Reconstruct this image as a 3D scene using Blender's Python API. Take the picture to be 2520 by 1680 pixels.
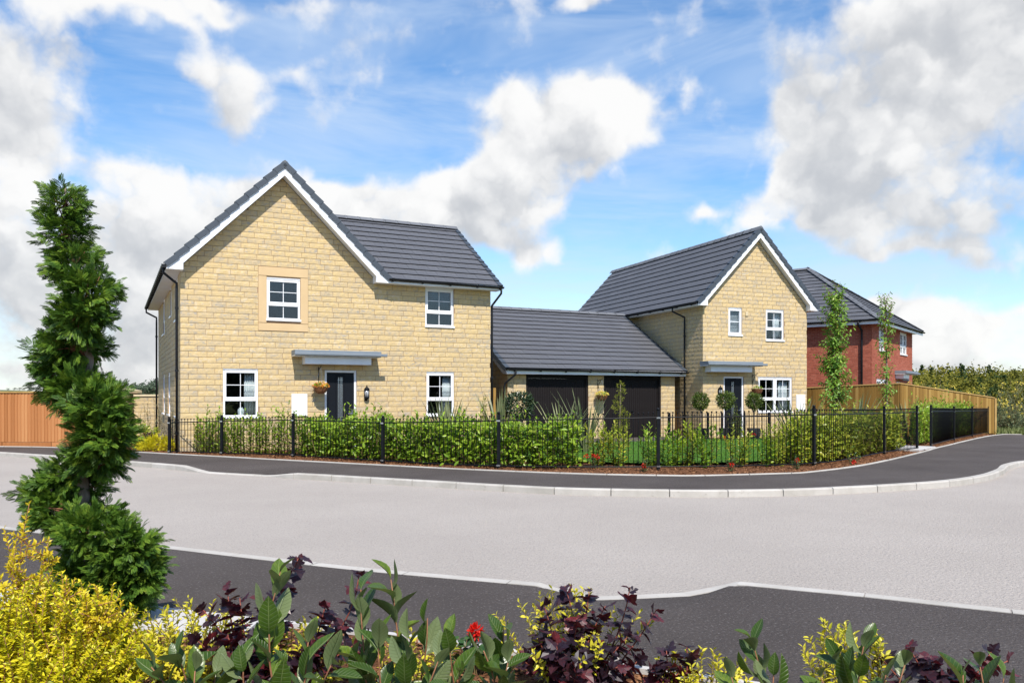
import bpy, math, random
import numpy as np
from mathutils import Vector, Matrix
R = math.radians
for o in list(bpy.data.objects):
    bpy.data.objects.remove(o)
scene = bpy.context.scene
col = scene.collection
rng = np.random.default_rng(7)
random.seed(7)

# ------------------------------------------------------------------ camera
CAM_H, FPX, HZN = 1.44, 2000.0, 980.0          # metres, focal length and horizon row in photo pixels
cd = bpy.data.cameras.new('camera')
cam = bpy.data.objects.new('camera', cd)
col.objects.link(cam)
cam.location = (0, 0, CAM_H)
cam.rotation_euler = (R(90), 0, 0)
cd.sensor_width = 36
cd.lens = 36 * FPX / 2520
cd.shift_y = 140 / 2520
cd.clip_end = 6000
cd.clip_start = 0.05
scene.camera = cam

# ------------------------------------------------------------------ sun, sky, exposure
SUN_EL, SUN_AZ = 50.0, 164.2                    # azimuth clockwise from +Y
saz, sel = R(SUN_AZ), R(SUN_EL)
to_sun = Vector((math.sin(saz) * math.cos(sel), math.cos(saz) * math.cos(sel), math.sin(sel)))
sd = bpy.data.lights.new('sun', 'SUN')
sd.energy = 5.0
sd.angle = R(0.53)
sd.color = (1.0, 0.94, 0.86)
sun = bpy.data.objects.new('sun', sd)
col.objects.link(sun)
sun.rotation_euler = to_sun.to_track_quat('Z', 'Y').to_euler()
sun.location = (0, 0, 60)
scene.view_settings.view_transform = 'Standard'
scene.view_settings.look = 'None'
scene.view_settings.exposure = 0.32
scene.view_settings.gamma = 1.0
scene.view_settings.use_curve_mapping = False

world = bpy.data.worlds.new('World')
scene.world = world
world.use_nodes = True


class NT:
    """small helper for node trees"""
    def __init__(self, nt):
        self.nt = nt

    def n(self, typ, **kw):
        nd = self.nt.nodes.new(typ)
        for k, v in kw.items():
            setattr(nd, k, v)
        return nd

    def set(self, sock, v):
        if isinstance(v, bpy.types.NodeSocket):
            self.nt.links.new(v, sock)
        elif isinstance(v, (tuple, list)) and len(v) == 3 and sock.type == 'RGBA':
            sock.default_value = (*v, 1)
        else:
            sock.default_value = v

    def math(self, op, a, b=0.0, c=0.0, clamp=False):
        nd = self.n('ShaderNodeMath', operation=op, use_clamp=clamp)
        self.set(nd.inputs[0], a); self.set(nd.inputs[1], b); self.set(nd.inputs[2], c)
        return nd.outputs[0]

    def vmath(self, op, a, b=(0, 0, 0), out=0):
        nd = self.n('ShaderNodeVectorMath', operation=op)
        self.set(nd.inputs[0], a); self.set(nd.inputs[1], b)
        return nd.outputs[out]

    def mix(self, f, a, b, blend='MIX'):
        nd = self.n('ShaderNodeMix', data_type='RGBA', blend_type=blend)
        self.set(nd.inputs[0], f); self.set(nd.inputs[6], a); self.set(nd.inputs[7], b)
        return nd.outputs[2]

    def noise(self, vec, scale, detail=4, rough=0.55, out=0, dist=0.0):
        nd = self.n('ShaderNodeTexNoise')
        self.set(nd.inputs['Vector'], vec)
        nd.inputs['Scale'].default_value = scale
        nd.inputs['Detail'].default_value = detail
        nd.inputs['Roughness'].default_value = rough
        nd.inputs['Distortion'].default_value = dist
        return nd.outputs[out]

    def smooth(self, x, lo, hi, a=0.0, b=1.0):
        nd = self.n('ShaderNodeMapRange', interpolation_type='SMOOTHSTEP')
        self.set(nd.inputs[0], x)
        nd.inputs[1].default_value = lo; nd.inputs[2].default_value = hi
        nd.inputs[3].default_value = a; nd.inputs[4].default_value = b
        return nd.outputs[0]

    def ramp(self, f, stops):
        nd = self.n('ShaderNodeValToRGB')
        e = nd.color_ramp.elements
        while len(e) < len(stops):
            e.new(0.5)
        for i, (p, c) in enumerate(stops):
            e[i].position = p
            e[i].color = (*c, 1)
        self.set(nd.inputs[0], f)
        return nd.outputs[0]


# --- cloud field as a function of view direction on the sky dome (azimuth, elevation)
def sky_dir(px, py):
    x, z = (px - 1260) / FPX, (HZN - py) / FPX
    return math.atan2(x, 1.0), math.atan2(z, math.hypot(1, x))


BLOBS = [  # photo x, y, radius x, radius y, weight
    (40, 120, 190, 190, .95), (240, 10, 300, 60, .8), (30, 300, 150, 90, .6), (520, -5, 240, 36, .6),
    (565, 185, 125, 95, .75), (590, 275, 85, 70, .6), (700, 190, 60, 60, .25),
    (330, 450, 160, 100, 1.0), (120, 560, 260, 200, 1.05), (420, 600, 320, 150, 1.05), (60, 820, 300, 190, 1.0), (300, 800, 220, 170, .9),
    (760, 490, 260, 95, .95), (1000, 530, 190, 80, .75),
    (1400, 320, 190, 125, 1.05), (1280, 420, 170, 90, .9), (1130, 480, 180, 80, .85), (1500, 285, 90, 90, .5), (1270, 235, 55, 45, .4),
    (1290, 610, 100, 60, .65), (1220, 570, 90, 40, .4),
    (1430, 15, 130, 50, .7), (1740, 555, 80, 36, .55), (1890, 545, 110, 62, .75),
    (2180, 110, 250, 200, 1.1), (2430, 130, 240, 280, 1.15), (2130, 400, 210, 170, 1.1), (2360, 430, 260, 190, 1.15), (2050, 530, 170, 62, .85),
    (2300, 820, 260, 105, .9), (2500, 850, 220, 90, .9), (2210, 745, 120, 50, .6), (2240, 610, 260, 26, .4), (1960, 470, 70, 80, .5),
]
W = NT(world.node_tree)
world.node_tree.nodes.clear()
out = W.n('ShaderNodeOutputWorld')
bg = W.n('ShaderNodeBackground')
sky = W.n('ShaderNodeTexSky', sky_type='NISHITA')
sky.sun_disc = False
sky.sun_elevation = R(SUN_EL)
sky.sun_rotation = R(SUN_AZ)
sky.air_density = 1.0
sky.dust_density = 0.4
sky.ozone_density = 2.6
dirv = W.n('ShaderNodeTexCoord').outputs['Generated']
hs = W.n('ShaderNodeHueSaturation')
W.set(hs.inputs['Color'], sky.outputs[0])
hs.inputs['Saturation'].default_value = 1.22
hs.inputs['Value'].default_value = 1.6
wv = W.vmath('SUBTRACT', W.noise(dirv, 6.0, 3, .6, out=1), (.5, .5, .5))
wsc = W.n('ShaderNodeVectorMath', operation='SCALE'); W.set(wsc.inputs[0], wv); wsc.inputs[3].default_value = .13
sep = W.n('ShaderNodeSeparateXYZ'); W.set(sep.inputs[0], W.vmath('ADD', dirv, wsc.outputs[0]))
cmb = W.n('ShaderNodeCombineXYZ')
W.set(cmb.inputs[0], W.math('ARCTAN2', sep.outputs[0], sep.outputs[1])); W.set(cmb.inputs[1], W.math('ARCSINE', sep.outputs[2]))


def blob_sum(shift, wmin=0.0):
    acc = None
    for (bx, by, rx, ry, w) in BLOBS:
        if w < wmin:
            continue
        a, e = sky_dir(bx, by)
        ra = (sky_dir(bx + rx, by)[0] - sky_dir(bx - rx, by)[0]) / 2 * 1.75
        re = (sky_dir(bx, by - ry)[1] - sky_dir(bx, by + ry)[1]) / 2 * 1.75
        q = W.n('ShaderNodeVectorMath', operation='MULTIPLY_ADD')
        W.set(q.inputs[0], cmb.outputs[0])
        q.inputs[1].default_value = (1 / ra, 1 / re, 0)
        q.inputs[2].default_value = ((shift[0] - a) / ra, (shift[1] - e) / re, 0)
        g = W.n('ShaderNodeTexGradient', gradient_type='QUADRATIC_SPHERE')
        W.set(g.inputs[0], q.outputs[0])
        acc = W.math('MULTIPLY_ADD', g.outputs[1], w * 1.9, acc if acc is not None else 0.0)
    return W.math('MINIMUM', acc, 1.0)


def billow(off, scale, detail):
    nd = W.n('ShaderNodeTexVoronoi', feature='F1')
    W.set(nd.inputs['Vector'], W.vmath('ADD', pw, off))
    nd.inputs['Scale'].default_value = scale
    nd.inputs['Detail'].default_value = detail
    nd.inputs['Roughness'].default_value = .55
    return nd.outputs['Distance']


wf = W.n('ShaderNodeVectorMath', operation='SCALE'); W.set(wf.inputs[0], W.vmath('SUBTRACT', W.noise(dirv, 15.0, 4, .6, out=1), (.5, .5, .5))); wf.inputs[3].default_value = .07
pw = W.vmath('ADD', dirv, wf.outputs[0])
f1 = W.noise(dirv, 8.0, 7, .62)
b1 = billow((0, 0, 0), 11.0, 2)
b2 = billow((.012, 0, .016), 11.0, 1)
cover = W.math('MULTIPLY', W.math('SUBTRACT', W.noise(dirv, 1.8, 2, .5), .60), 1.0)
body = W.math('ADD', W.math('MULTIPLY_ADD', f1, 1.5, -.75), W.math('MULTIPLY_ADD', b1, -.75, .28))
dens = W.math('ADD', W.math('ADD', blob_sum((0, 0)), cover), W.math('ADD', body, .05))
under = W.math('ADD', W.math('ADD', blob_sum((.012, .05), .7), cover), W.math('MULTIPLY_ADD', f1, .9, -.75))
relief = W.math('MULTIPLY', W.math('SUBTRACT', b1, b2), 1.5)
mask = W.smooth(dens, -.22, .46)
tone = W.math('MULTIPLY_ADD', W.noise(pw, 6.0, 5, .65), 2.0, -1.0)
shade = W.smooth(W.math('ADD', W.math('ADD', under, relief), tone), -.25, 1.55)
ccol = W.mix(shade, (8.0, 7.95, 7.85), (4.7, 4.85, 5.1))
# thin high veil, more of it towards the horizon
cs = W.vmath('MULTIPLY', dirv, (3.0, 1.5, 13.0))
sepd = W.n('ShaderNodeSeparateXYZ'); W.set(sepd.inputs[0], dirv)
low = W.smooth(sepd.outputs[2], .0, .42, 1.0, 0.0)
veil = W.smooth(W.math('MULTIPLY_ADD', low, .17, W.noise(cs, 1.0, 5, .6, dist=.5)), .40, .80, 0.0, .62)
skyc = W.mix(veil, hs.outputs[0], (5.6, 6.6, 8.0))
full = W.mix(W.math('MULTIPLY', mask, .97), skyc, ccol)
W.set(bg.inputs[0], full)
bg.inputs[1].default_value = 0.10
world.node_tree.links.new(bg.outputs[0], out.inputs[0])
world.cycles.sampling_method = 'MANUAL'
world.cycles.sample_map_resolution = 256

# ------------------------------------------------------------------ materials
M = {}


def newmat(name):
    m = bpy.data.materials.new(name)
    m.use_nodes = True
    m.node_tree.nodes.clear()
    t = NT(m.node_tree)
    t.out = t.n('ShaderNodeOutputMaterial')
    M[name] = m
    return m, t


def piece_random(t):
    """a random number for each piece: object random + island random"""
    oi = t.n('ShaderNodeObjectInfo'); ge = t.n('ShaderNodeNewGeometry')
    return t.math('FRACT', t.math('ADD', oi.outputs['Random'], t.math('MULTIPLY', ge.outputs['Random Per Island'], 7.31)))


def surf(name, stops, scale=4.0, detail=5, rough=.7, bump=0.0, bscale=30.0, bdist=.01, pieces=0.0, spec=.4, speck=None, coat=0.0, metal=0.0, stretch=(1, 1, 1)):
    """procedural surface: colour ramp over noise (mixed with a random per piece), bump, optional specks"""
    m, t = newmat(name)
    co = t.n('ShaderNodeTexCoord').outputs['Object']
    co = t.vmath('MULTIPLY', co, stretch)
    f = t.noise(co, scale, detail, .6)
    f = t.smooth(f, .22, .78)
    if pieces > 0:
        r = piece_random(t)
        f = t.math('ADD', t.math('MULTIPLY', f, 1 - pieces), t.math('MULTIPLY', r, pieces))
    c = t.ramp(f, stops)
    if speck:
        sc, lo, hi, colr, amt = speck
        s = t.smooth(t.noise(co, sc, 2, .6), lo, hi, 0, amt)
        c = t.mix(s, c, colr)
    b = t.n('ShaderNodeBsdfPrincipled')
    t.set(b.inputs['Base Color'], c)
    b.inputs['Roughness'].default_value = rough
    b.inputs['Specular IOR Level'].default_value = spec
    b.inputs['Metallic'].default_value = metal
    b.inputs['Coat Weight'].default_value = coat
    if bump > 0:
        bp = t.n('ShaderNodeBump')
        bp.inputs['Strength'].default_value = bump
        bp.inputs['Distance'].default_value = bdist
        t.set(bp.inputs['Height'], t.noise(co, bscale, 5, .65))
        t.set(b.inputs['Normal'], bp.outputs[0])
    t.set(t.out.inputs[0], b.outputs[0])
    return m


def leafmat(name, stops, rough=.45, trans=.35, spec=.4, under=None, tcol=None, clump=.25, cscale=5.0, veins=False):
    """two-sided leaf: colour by leaf, light passing through, optional paler underside"""
    m, t = newmat(name)
    r = piece_random(t)
    co = t.n('ShaderNodeTexCoord').outputs['Object']
    f = t.math('ADD', t.math('MULTIPLY', r, 1 - clump), t.math('MULTIPLY', t.smooth(t.noise(co, cscale, 3), .25, .75), clump))
    c = t.ramp(f, stops)
    if veins:      # midrib and side veins in the leaf's own coordinates
        sp = t.n('ShaderNodeSeparateXYZ'); t.set(sp.inputs[0], co)
        ax = t.math('ABSOLUTE', sp.outputs[0])
        ph = t.math('SINE', t.math('MULTIPLY', t.math('SUBTRACT', sp.outputs[1], t.math('MULTIPLY', ax, .9)), 62.0))
        vn = t.math('MAXIMUM', t.smooth(ph, .72, 1.0, 0, .45), t.smooth(ax, .006, .02, .9, 0))
        c = t.mix(t.math('MULTIPLY', vn, .55), c, (.22, .28, .10))
    if under:
        ge = t.n('ShaderNodeNewGeometry')
        c = t.mix(ge.outputs['Backfacing'], c, under)
    b = t.n('ShaderNodeBsdfPrincipled')
    t.set(b.inputs['Base Color'], c)
    b.inputs['Roughness'].default_value = rough
    b.inputs['Specular IOR Level'].default_value = spec
    if veins:
        bp = t.n('ShaderNodeBump'); bp.inputs['Strength'].default_value = .5; bp.inputs['Distance'].default_value = .02; bp.invert = True
        t.set(bp.inputs['Height'], vn); t.set(b.inputs['Normal'], bp.outputs[0])
    tr = t.n('ShaderNodeBsdfTranslucent')
    t.set(tr.inputs[0], t.mix(.5, c, tcol) if tcol else c)
    mx = t.n('ShaderNodeMixShader')
    mx.inputs[0].default_value = trans
    t.set(mx.inputs[1], b.outputs[0]); t.set(mx.inputs[2], tr.outputs[0])
    t.set(t.out.inputs[0], mx.outputs[0])
    return m


def glassmat(name, tint=(.86, .9, .92)):
    m, t = newmat(name)
    ge = t.n('ShaderNodeNewGeometry')      # thin pane: Schlick reflectance from the angle of incidence, same from both sides
    ci = t.math('ABSOLUTE', t.vmath('DOT_PRODUCT', ge.outputs['Incoming'], ge.outputs['Normal'], out=1))
    fac = t.math('MULTIPLY_ADD', t.math('POWER', t.math('SUBTRACT', 1.0, ci), 5.0), .93, .055)
    a = t.n('ShaderNodeBsdfTransparent'); a.inputs[0].default_value = (*tint, 1)
    g = t.n('ShaderNodeBsdfGlossy'); g.inputs['Roughness'].default_value = .012
    mx = t.n('ShaderNodeMixShader')
    t.set(mx.inputs[0], fac); t.set(mx.inputs[1], a.outputs[0]); t.set(mx.inputs[2], g.outputs[0])
    t.set(t.out.inputs[0], mx.outputs[0])


# buff walling stone: colour by block, grey-blue streaks, fine rock-face relief
def stonemat(name, stops, streak, amt):
    m, t = newmat(name)
    co = t.n('ShaderNodeTexCoord').outputs['Object']
    r = piece_random(t)
    off = t.n('ShaderNodeCombineXYZ'); t.set(off.inputs[0], t.math('MULTIPLY', r, 37.0)); t.set(off.inputs[1], t.math('MULTIPLY', r, 91.0))
    p = t.vmath('ADD', t.vmath('MULTIPLY', co, (1, 1, 1)), off.outputs[0])
    geo = t.n('ShaderNodeNewGeometry')
    wp = t.vmath('ADD', geo.outputs['Position'], off.outputs[0])
    f = t.math('ADD', t.math('MULTIPLY', r, .5), t.math('MULTIPLY', t.smooth(t.noise(wp, 9.0, 5), .25, .75), .5))
    c = t.ramp(f, stops)
    wps = t.vmath('MULTIPLY', wp, (1, 1, 3.0))
    s = t.smooth(t.noise(wps, 7.0, 6, .65), .48, .68, 0, amt)
    r2 = t.math('FRACT', t.math('MULTIPLY', r, 13.7))
    s = t.math('MULTIPLY', s, t.smooth(r2, .3, .8, .15, 1.0))
    c = t.mix(s, c, streak)
    c = t.mix(t.smooth(t.noise(wp, 55.0, 3), .45, .8, 0, .35), c, tuple(x * .55 for x in stops[0][1]))
    b = t.n('ShaderNodeBsdfPrincipled')
    t.set(b.inputs['Base Color'], c)
    b.inputs['Roughness'].default_value = .9
    b.inputs['Specular IOR Level'].default_value = .15
    bp = t.n('ShaderNodeBump'); bp.inputs['Strength'].default_value = .7; bp.inputs['Distance'].default_value = .012
    t.set(bp.inputs['Height'], t.noise(wps, 24.0, 5, .65))
    t.set(b.inputs['Normal'], bp.outputs[0])
    t.set(t.out.inputs[0], b.outputs[0])


stonemat('stone', [(0, (.41, .345, .245)), (.3, (.535, .415, .245)), (.65, (.605, .45, .22)), (1, (.62, .51, .35))], (.35, .325, .285), .95)
stonemat('red_brick', [(0, (.29, .082, .05)), (.5, (.40, .118, .072)), (1, (.49, .17, .11))], (.27, .09, .07), .45)
surf('mortar', [(0, (.30, .20, .125)), (1, (.37, .25, .16))], 8, rough=.95, bump=.3, spec=.1)
surf('brick_mortar', [(0, (.42, .27, .2)), (1, (.5, .33, .25))], 8, rough=.95, bump=.3, spec=.1)
surf('dressed_stone', [(0, (.54, .385, .21)), (1, (.60, .44, .25))], 2.2, rough=.85, bump=.15, bscale=60, spec=.15, pieces=.3)
surf('coping_stone', [(0, (.52, .43, .27)), (1, (.6, .5, .33))], 3, rough=.85, bump=.2, spec=.15)
surf('roof_tile', [(0, (.078, .081, .091)), (.6, (.100, .103, .114)), (1, (.132, .135, .146))], 1.3, detail=8, rough=.62, bump=.25, bscale=70, bdist=.004, pieces=.18, spec=.35)
surf('ridge_tile', [(0, (.10, .106, .118)), (1, (.155, .162, .176))], 3, rough=.65, bump=.25, bscale=60, bdist=.004, pieces=.5, spec=.3)
surf('verge_plastic', [(0, (.045, .056, .072)), (1, (.06, .073, .09))], 3, rough=.5, pieces=.4, spec=.4)
surf('white_plastic', [(0, (.76, .77, .79)), (1, (.83, .84, .86))], 2, rough=.32, spec=.5)
surf('soffit_plastic', [(0, (.74, .75, .77)), (1, (.8, .81, .83))], 2, rough=.4, spec=.4)
surf('meter_plastic', [(0, (.8, .8, .8)), (1, (.86, .86, .86))], 2, rough=.45, spec=.4)
surf('black_plastic', [(0, (.011, .012, .014)), (1, (.018, .019, .022))], 5, rough=.45, spec=.2)
surf('black_paint', [(0, (.007, .008, .010)), (1, (.013, .014, .017))], 9, rough=.42, spec=.08)
surf('door_paint', [(0, (.006, .0075, .011)), (1, (.010, .012, .016))], 40, rough=.45, spec=.15, bump=.1, bscale=25, stretch=(6, 6, .7))
surf('garage_paint', [(0, (.010, .008, .008)), (1, (.015, .0125, .0125))], 4, rough=.55, spec=.12)
surf('canopy_grey', [(0, (.155, .185, .215)), (1, (.19, .22, .25))], 3, rough=.55, spec=.35)
surf('steel', [(0, (.55, .55, .56)), (1, (.66, .66, .67))], 20, rough=.25, metal=1.0)
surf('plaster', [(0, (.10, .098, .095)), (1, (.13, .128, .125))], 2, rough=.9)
surf('curtain', [(0, (.60, .60, .58)), (1, (.68, .68, .66))], 6, rough=.9)
surf('blind', [(0, (.7, .71, .72)), (1, (.76, .77, .78))], 6, rough=.7)
surf('ornament', [(0, (.65, .65, .63)), (1, (.75, .75, .73))], 6, rough=.5)
glassmat('glass')
surf('obscure_glass', [(0, (.05, .06, .07)), (1, (.09, .1, .11))], 30, rough=.2, spec=.6)
surf('lantern_glass', [(0, (.28, .30, .32)), (1, (.4, .42, .44))], 30, rough=.12, spec=.7)

surf('tarmac', [(0, (.070, .059, .054)), (.5, (.086, .073, .067)), (1, (.106, .091, .084))], .5, detail=12, rough=.92, bump=1.0, bscale=42, bdist=.03, spec=.15,
     speck=(50, .55, .74, (.22, .20, .19), .8))
surf('road_chippings', [(0, (.385, .346, .308)), (.5, (.412, .371, .330)), (1, (.44, .397, .354))], .35, detail=12, rough=.93, bump=1.0, bscale=36, bdist=.025, spec=.12,
     speck=(55, .50, .70, (.27, .238, .218), .7))
surf('concrete', [(0, (.33, .31, .27)), (.5, (.42, .395, .355)), (1, (.50, .475, .435))], 3.2, detail=8, rough=.9, bump=.35, bscale=60, bdist=.006, spec=.15, pieces=.4,
     speck=(14, .6, .8, (.25, .23, .19), .5))
surf('slab', [(0, (.44, .42, .40)), (1, (.56, .54, .52))], 2.5, detail=7, rough=.88, bump=.3, bscale=50, bdist=.006, spec=.15, pieces=.4)
surf('mulch', [(0, (.085, .038, .018)), (.5, (.15, .068, .034)), (1, (.24, .115, .06))], 14, detail=8, rough=.95, bump=1.0, bscale=32, bdist=.04, spec=.08)
surf('bark_chip', [(0, (.07, .032, .016)), (.5, (.17, .078, .038)), (1, (.31, .16, .08))], 9, rough=.95, pieces=.9, spec=.08)
surf('soil', [(0, (.06, .035, .02)), (1, (.12, .07, .04))], 6, detail=8, rough=.95, bump=.8, bscale=25, bdist=.03, spec=.08)
surf('turf', [(0, (.05, .12, .02)), (1, (.09, .19, .03))], 3, detail=8, rough=.9, bump=.6, bscale=80, bdist=.02, spec=.1)
surf('meadow', [(0, (.08, .10, .03)), (.5, (.12, .14, .04)), (1, (.19, .18, .07))], .08, detail=9, rough=.95, bump=.6, bscale=2, bdist=.1, spec=.08)
surf('hill_turf', [(0, (.07, .10, .05)), (1, (.12, .15, .07))], .03, detail=8, rough=.95, spec=.05)
surf('fence_cedar', [(0, (.30, .115, .035)), (.5, (.42, .175, .062)), (1, (.52, .25, .10))], 3.2, detail=8, rough=.75, bump=.25, bscale=20, bdist=.004, pieces=.7, spec=.25, stretch=(6, 6, .55),
     speck=(9, .70, .80, (.10, .035, .012), .9))
surf('fence_pine', [(0, (.16, .085, .018)), (.5, (.27, .155, .036)), (1, (.42, .27, .085))], 3.2, detail=8, rough=.75, bump=.25, bscale=20, bdist=.004, pieces=.85, spec=.25, stretch=(6, 6, .55),
     speck=(9, .72, .82, (.14, .06, .015), .8))
surf('fence_cap', [(0, (.36, .22, .07)), (1, (.48, .32, .12))], 4, detail=6, rough=.75, spec=.25, stretch=(1, 1, 1))
surf('wicker', [(0, (.15, .06, .025)), (1, (.30, .135, .06))], 60, rough=.7, bump=1.0, bscale=60, bdist=.02, spec=.25)
surf('chain', [(0, (.35, .35, .35)), (1, (.5, .5, .5))], 60, rough=.4, metal=.8)
surf('bark_grey', [(0, (.10, .075, .055)), (.5, (.19, .145, .11)), (1, (.30, .24, .19))], 16, detail=7, rough=.9, bump=.8, bscale=40, bdist=.01, spec=.1, stretch=(1, 1, .3))
surf('bark_red', [(0, (.13, .055, .03)), (1, (.26, .12, .07))], 22, rough=.85, bump=.6, bscale=40, bdist=.006, spec=.15)
surf('twig_green', [(0, (.13, .10, .04)), (1, (.22, .15, .07))], 22, rough=.7, spec=.2)
surf('twig_red', [(0, (.16, .035, .025)), (1, (.30, .085, .05))], 22, rough=.6, spec=.3)
surf('twig_brown', [(0, (.17, .07, .035)), (1, (.32, .15, .08))], 22, rough=.6, spec=.3)
surf('pot', [(0, (.02, .02, .022)), (1, (.035, .035, .038))], 5, rough=.5)

leafmat('leaf_laurel', [(0, (.09, .18, .014)), (.35, (.20, .34, .022)), (.7, (.33, .48, .035)), (1, (.50, .58, .06))], rough=.38, trans=.42, spec=.45)
leafmat('leaf_gold_laurel', [(0, (.12, .20, .014)), (.35, (.28, .36, .026)), (.7, (.45, .50, .045)), (1, (.65, .60, .09))], rough=.38, trans=.42, spec=.45)
leafmat('leaf_cotoneaster', [(0, (.022, .055, .008)), (.5, (.045, .092, .012)), (.8, (.08, .135, .014)), (1, (.16, .22, .022))], rough=.33, trans=.2, spec=.4, under=(.14, .18, .075), tcol=(.22, .34, .03), veins=True)
leafmat('leaf_purple', [(0, (.008, .006, .012)), (.5, (.028, .013, .022)), (.75, (.065, .012, .016)), (1, (.17, .018, .022))], rough=.42, trans=.2, spec=.6, tcol=(.25, .015, .02))
leafmat('leaf_euonymus', [(0, (.32, .34, .02)), (.4, (.58, .52, .03)), (1, (.78, .68, .06))], rough=.4, trans=.3, spec=.4)
leafmat('leaf_lonicera', [(0, (.17, .23, .008)), (.25, (.46, .45, .012)), (.7, (.74, .64, .02)), (1, (.86, .76, .07))], rough=.42, trans=.3, spec=.35)
leafmat('leaf_lonicera_tip', [(0, (.52, .38, .015)), (1, (.76, .62, .03))], rough=.45, trans=.3, spec=.35)
leafmat('leaf_conifer', [(0, (.018, .052, .010)), (.4, (.060, .135, .014)), (.75, (.145, .245, .024)), (1, (.32, .38, .04))], clump=.6, cscale=13.0, rough=.5, trans=.25, spec=.3)
leafmat('leaf_gold_conifer', [(0, (.10, .13, .012)), (.5, (.20, .22, .02)), (1, (.33, .32, .04))], rough=.55, trans=.2, spec=.25)
leafmat('leaf_bay', [(0, (.04, .07, .012)), (.5, (.085, .13, .02)), (1, (.17, .22, .035))], rough=.4, trans=.25, spec=.4)
leafmat('leaf_dark', [(0, (.012, .028, .012)), (.5, (.03, .055, .022)), (1, (.07, .10, .045))], rough=.32, trans=.15, spec=.5)
leafmat('leaf_phormium', [(0, (.10, .13, .06)), (.5, (.19, .22, .10)), (1, (.38, .39, .20))], rough=.4, trans=.22, spec=.4)
leafmat('leaf_cherry', [(0, (.08, .18, .018)), (.5, (.17, .32, .03)), (.85, (.28, .44, .05)), (1, (.38, .34, .05))], rough=.42, trans=.35, spec=.4)
leafmat('leaf_rose', [(0, (.02, .06, .015)), (1, (.06, .13, .03))], rough=.45, trans=.2)
leafmat('leaf_sage', [(0, (.10, .12, .06)), (1, (.24, .26, .15))], rough=.6, trans=.2)
leafmat('leaf_broom', [(0, (.07, .10, .045)), (.5, (.14, .18, .08)), (1, (.25, .28, .14))], rough=.6, trans=.2)
leafmat('leaf_wood', [(0, (.055, .065, .016)), (.45, (.145, .14, .02)), (.8, (.205, .185, .028)), (1, (.23, .19, .075))], clump=.6, cscale=.12, rough=.8, trans=.12, spec=.1)
leafmat('leaf_wood_dark', [(0, (.022, .045, .016)), (1, (.06, .09, .028))], rough=.8, trans=.1, spec=.1)
leafmat('leaf_far', [(0, (.05, .075, .05)), (1, (.11, .14, .09))], rough=.8, trans=.1, spec=.1)
leafmat('petal_red', [(0, (.55, .012, .008)), (.5, (.75, .02, .012)), (1, (.85, .06, .03))], rough=.5, trans=.3)
leafmat('petal_yellow', [(0, (.80, .60, .04)), (1, (.85, .75, .20))], rough=.5, trans=.3)
leafmat('petal_orange', [(0, (.60, .10, .02)), (.5, (.75, .25, .02)), (1, (.8, .6, .05))], rough=.5, trans=.3)
leafmat('grass_blade', [(0, (.045, .14, .014)), (.5, (.085, .22, .022)), (1, (.17, .31, .045))], rough=.5, trans=.3)
leafmat('wild_grass', [(0, (.09, .13, .03)), (1, (.24, .26, .09))], rough=.6, trans=.25)


# ------------------------------------------------------------------ mesh helpers
def link(name, data, parent=None):
    o = bpy.data.objects.new(name, data)
    col.objects.link(o)
    if parent is not None:
        o.parent = parent
    return o


def empty(name, loc=(0, 0, 0), rz=0.0, label=None, cat=None, group=None, kind=None):
    o = link(name, None)
    o.empty_display_size = .2
    o.location = loc
    o.rotation_euler = (0, 0, rz)
    tag(o, label, cat, group, kind)
    return o


def tag(o, label=None, cat=None, group=None, kind=None):
    for k, v in (('label', label), ('category', cat), ('group', group), ('kind', kind)):
        if v:
            o[k] = v
    return o


def raw_mesh(name, verts, tris=None, quads=None, mat=None, smooth=False):
    verts = np.asarray(verts, dtype=np.float32).reshape(-1, 3)
    me = bpy.data.meshes.new(name)
    me.vertices.add(len(verts))
    me.vertices.foreach_set('co', verts.ravel())
    loops, starts = [], []
    n = 0
    for arr, k in ((tris, 3), (quads, 4)):
        if arr is not None and len(arr):
            a = np.asarray(arr, dtype=np.int32).reshape(-1, k)
            loops.append(a.ravel())
            starts.append(n + np.arange(len(a), dtype=np.int32) * k)
            n += a.size
    loops = np.concatenate(loops); starts = np.concatenate(starts)
    me.loops.add(len(loops)); me.loops.foreach_set('vertex_index', loops)
    me.polygons.add(len(starts)); me.polygons.foreach_set('loop_start', starts)
    me.polygons.foreach_set('use_smooth', np.full(len(starts), bool(smooth)))
    me.update(calc_edges=True)
    if mat:
        me.materials.append(M[mat])
    return me


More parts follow.
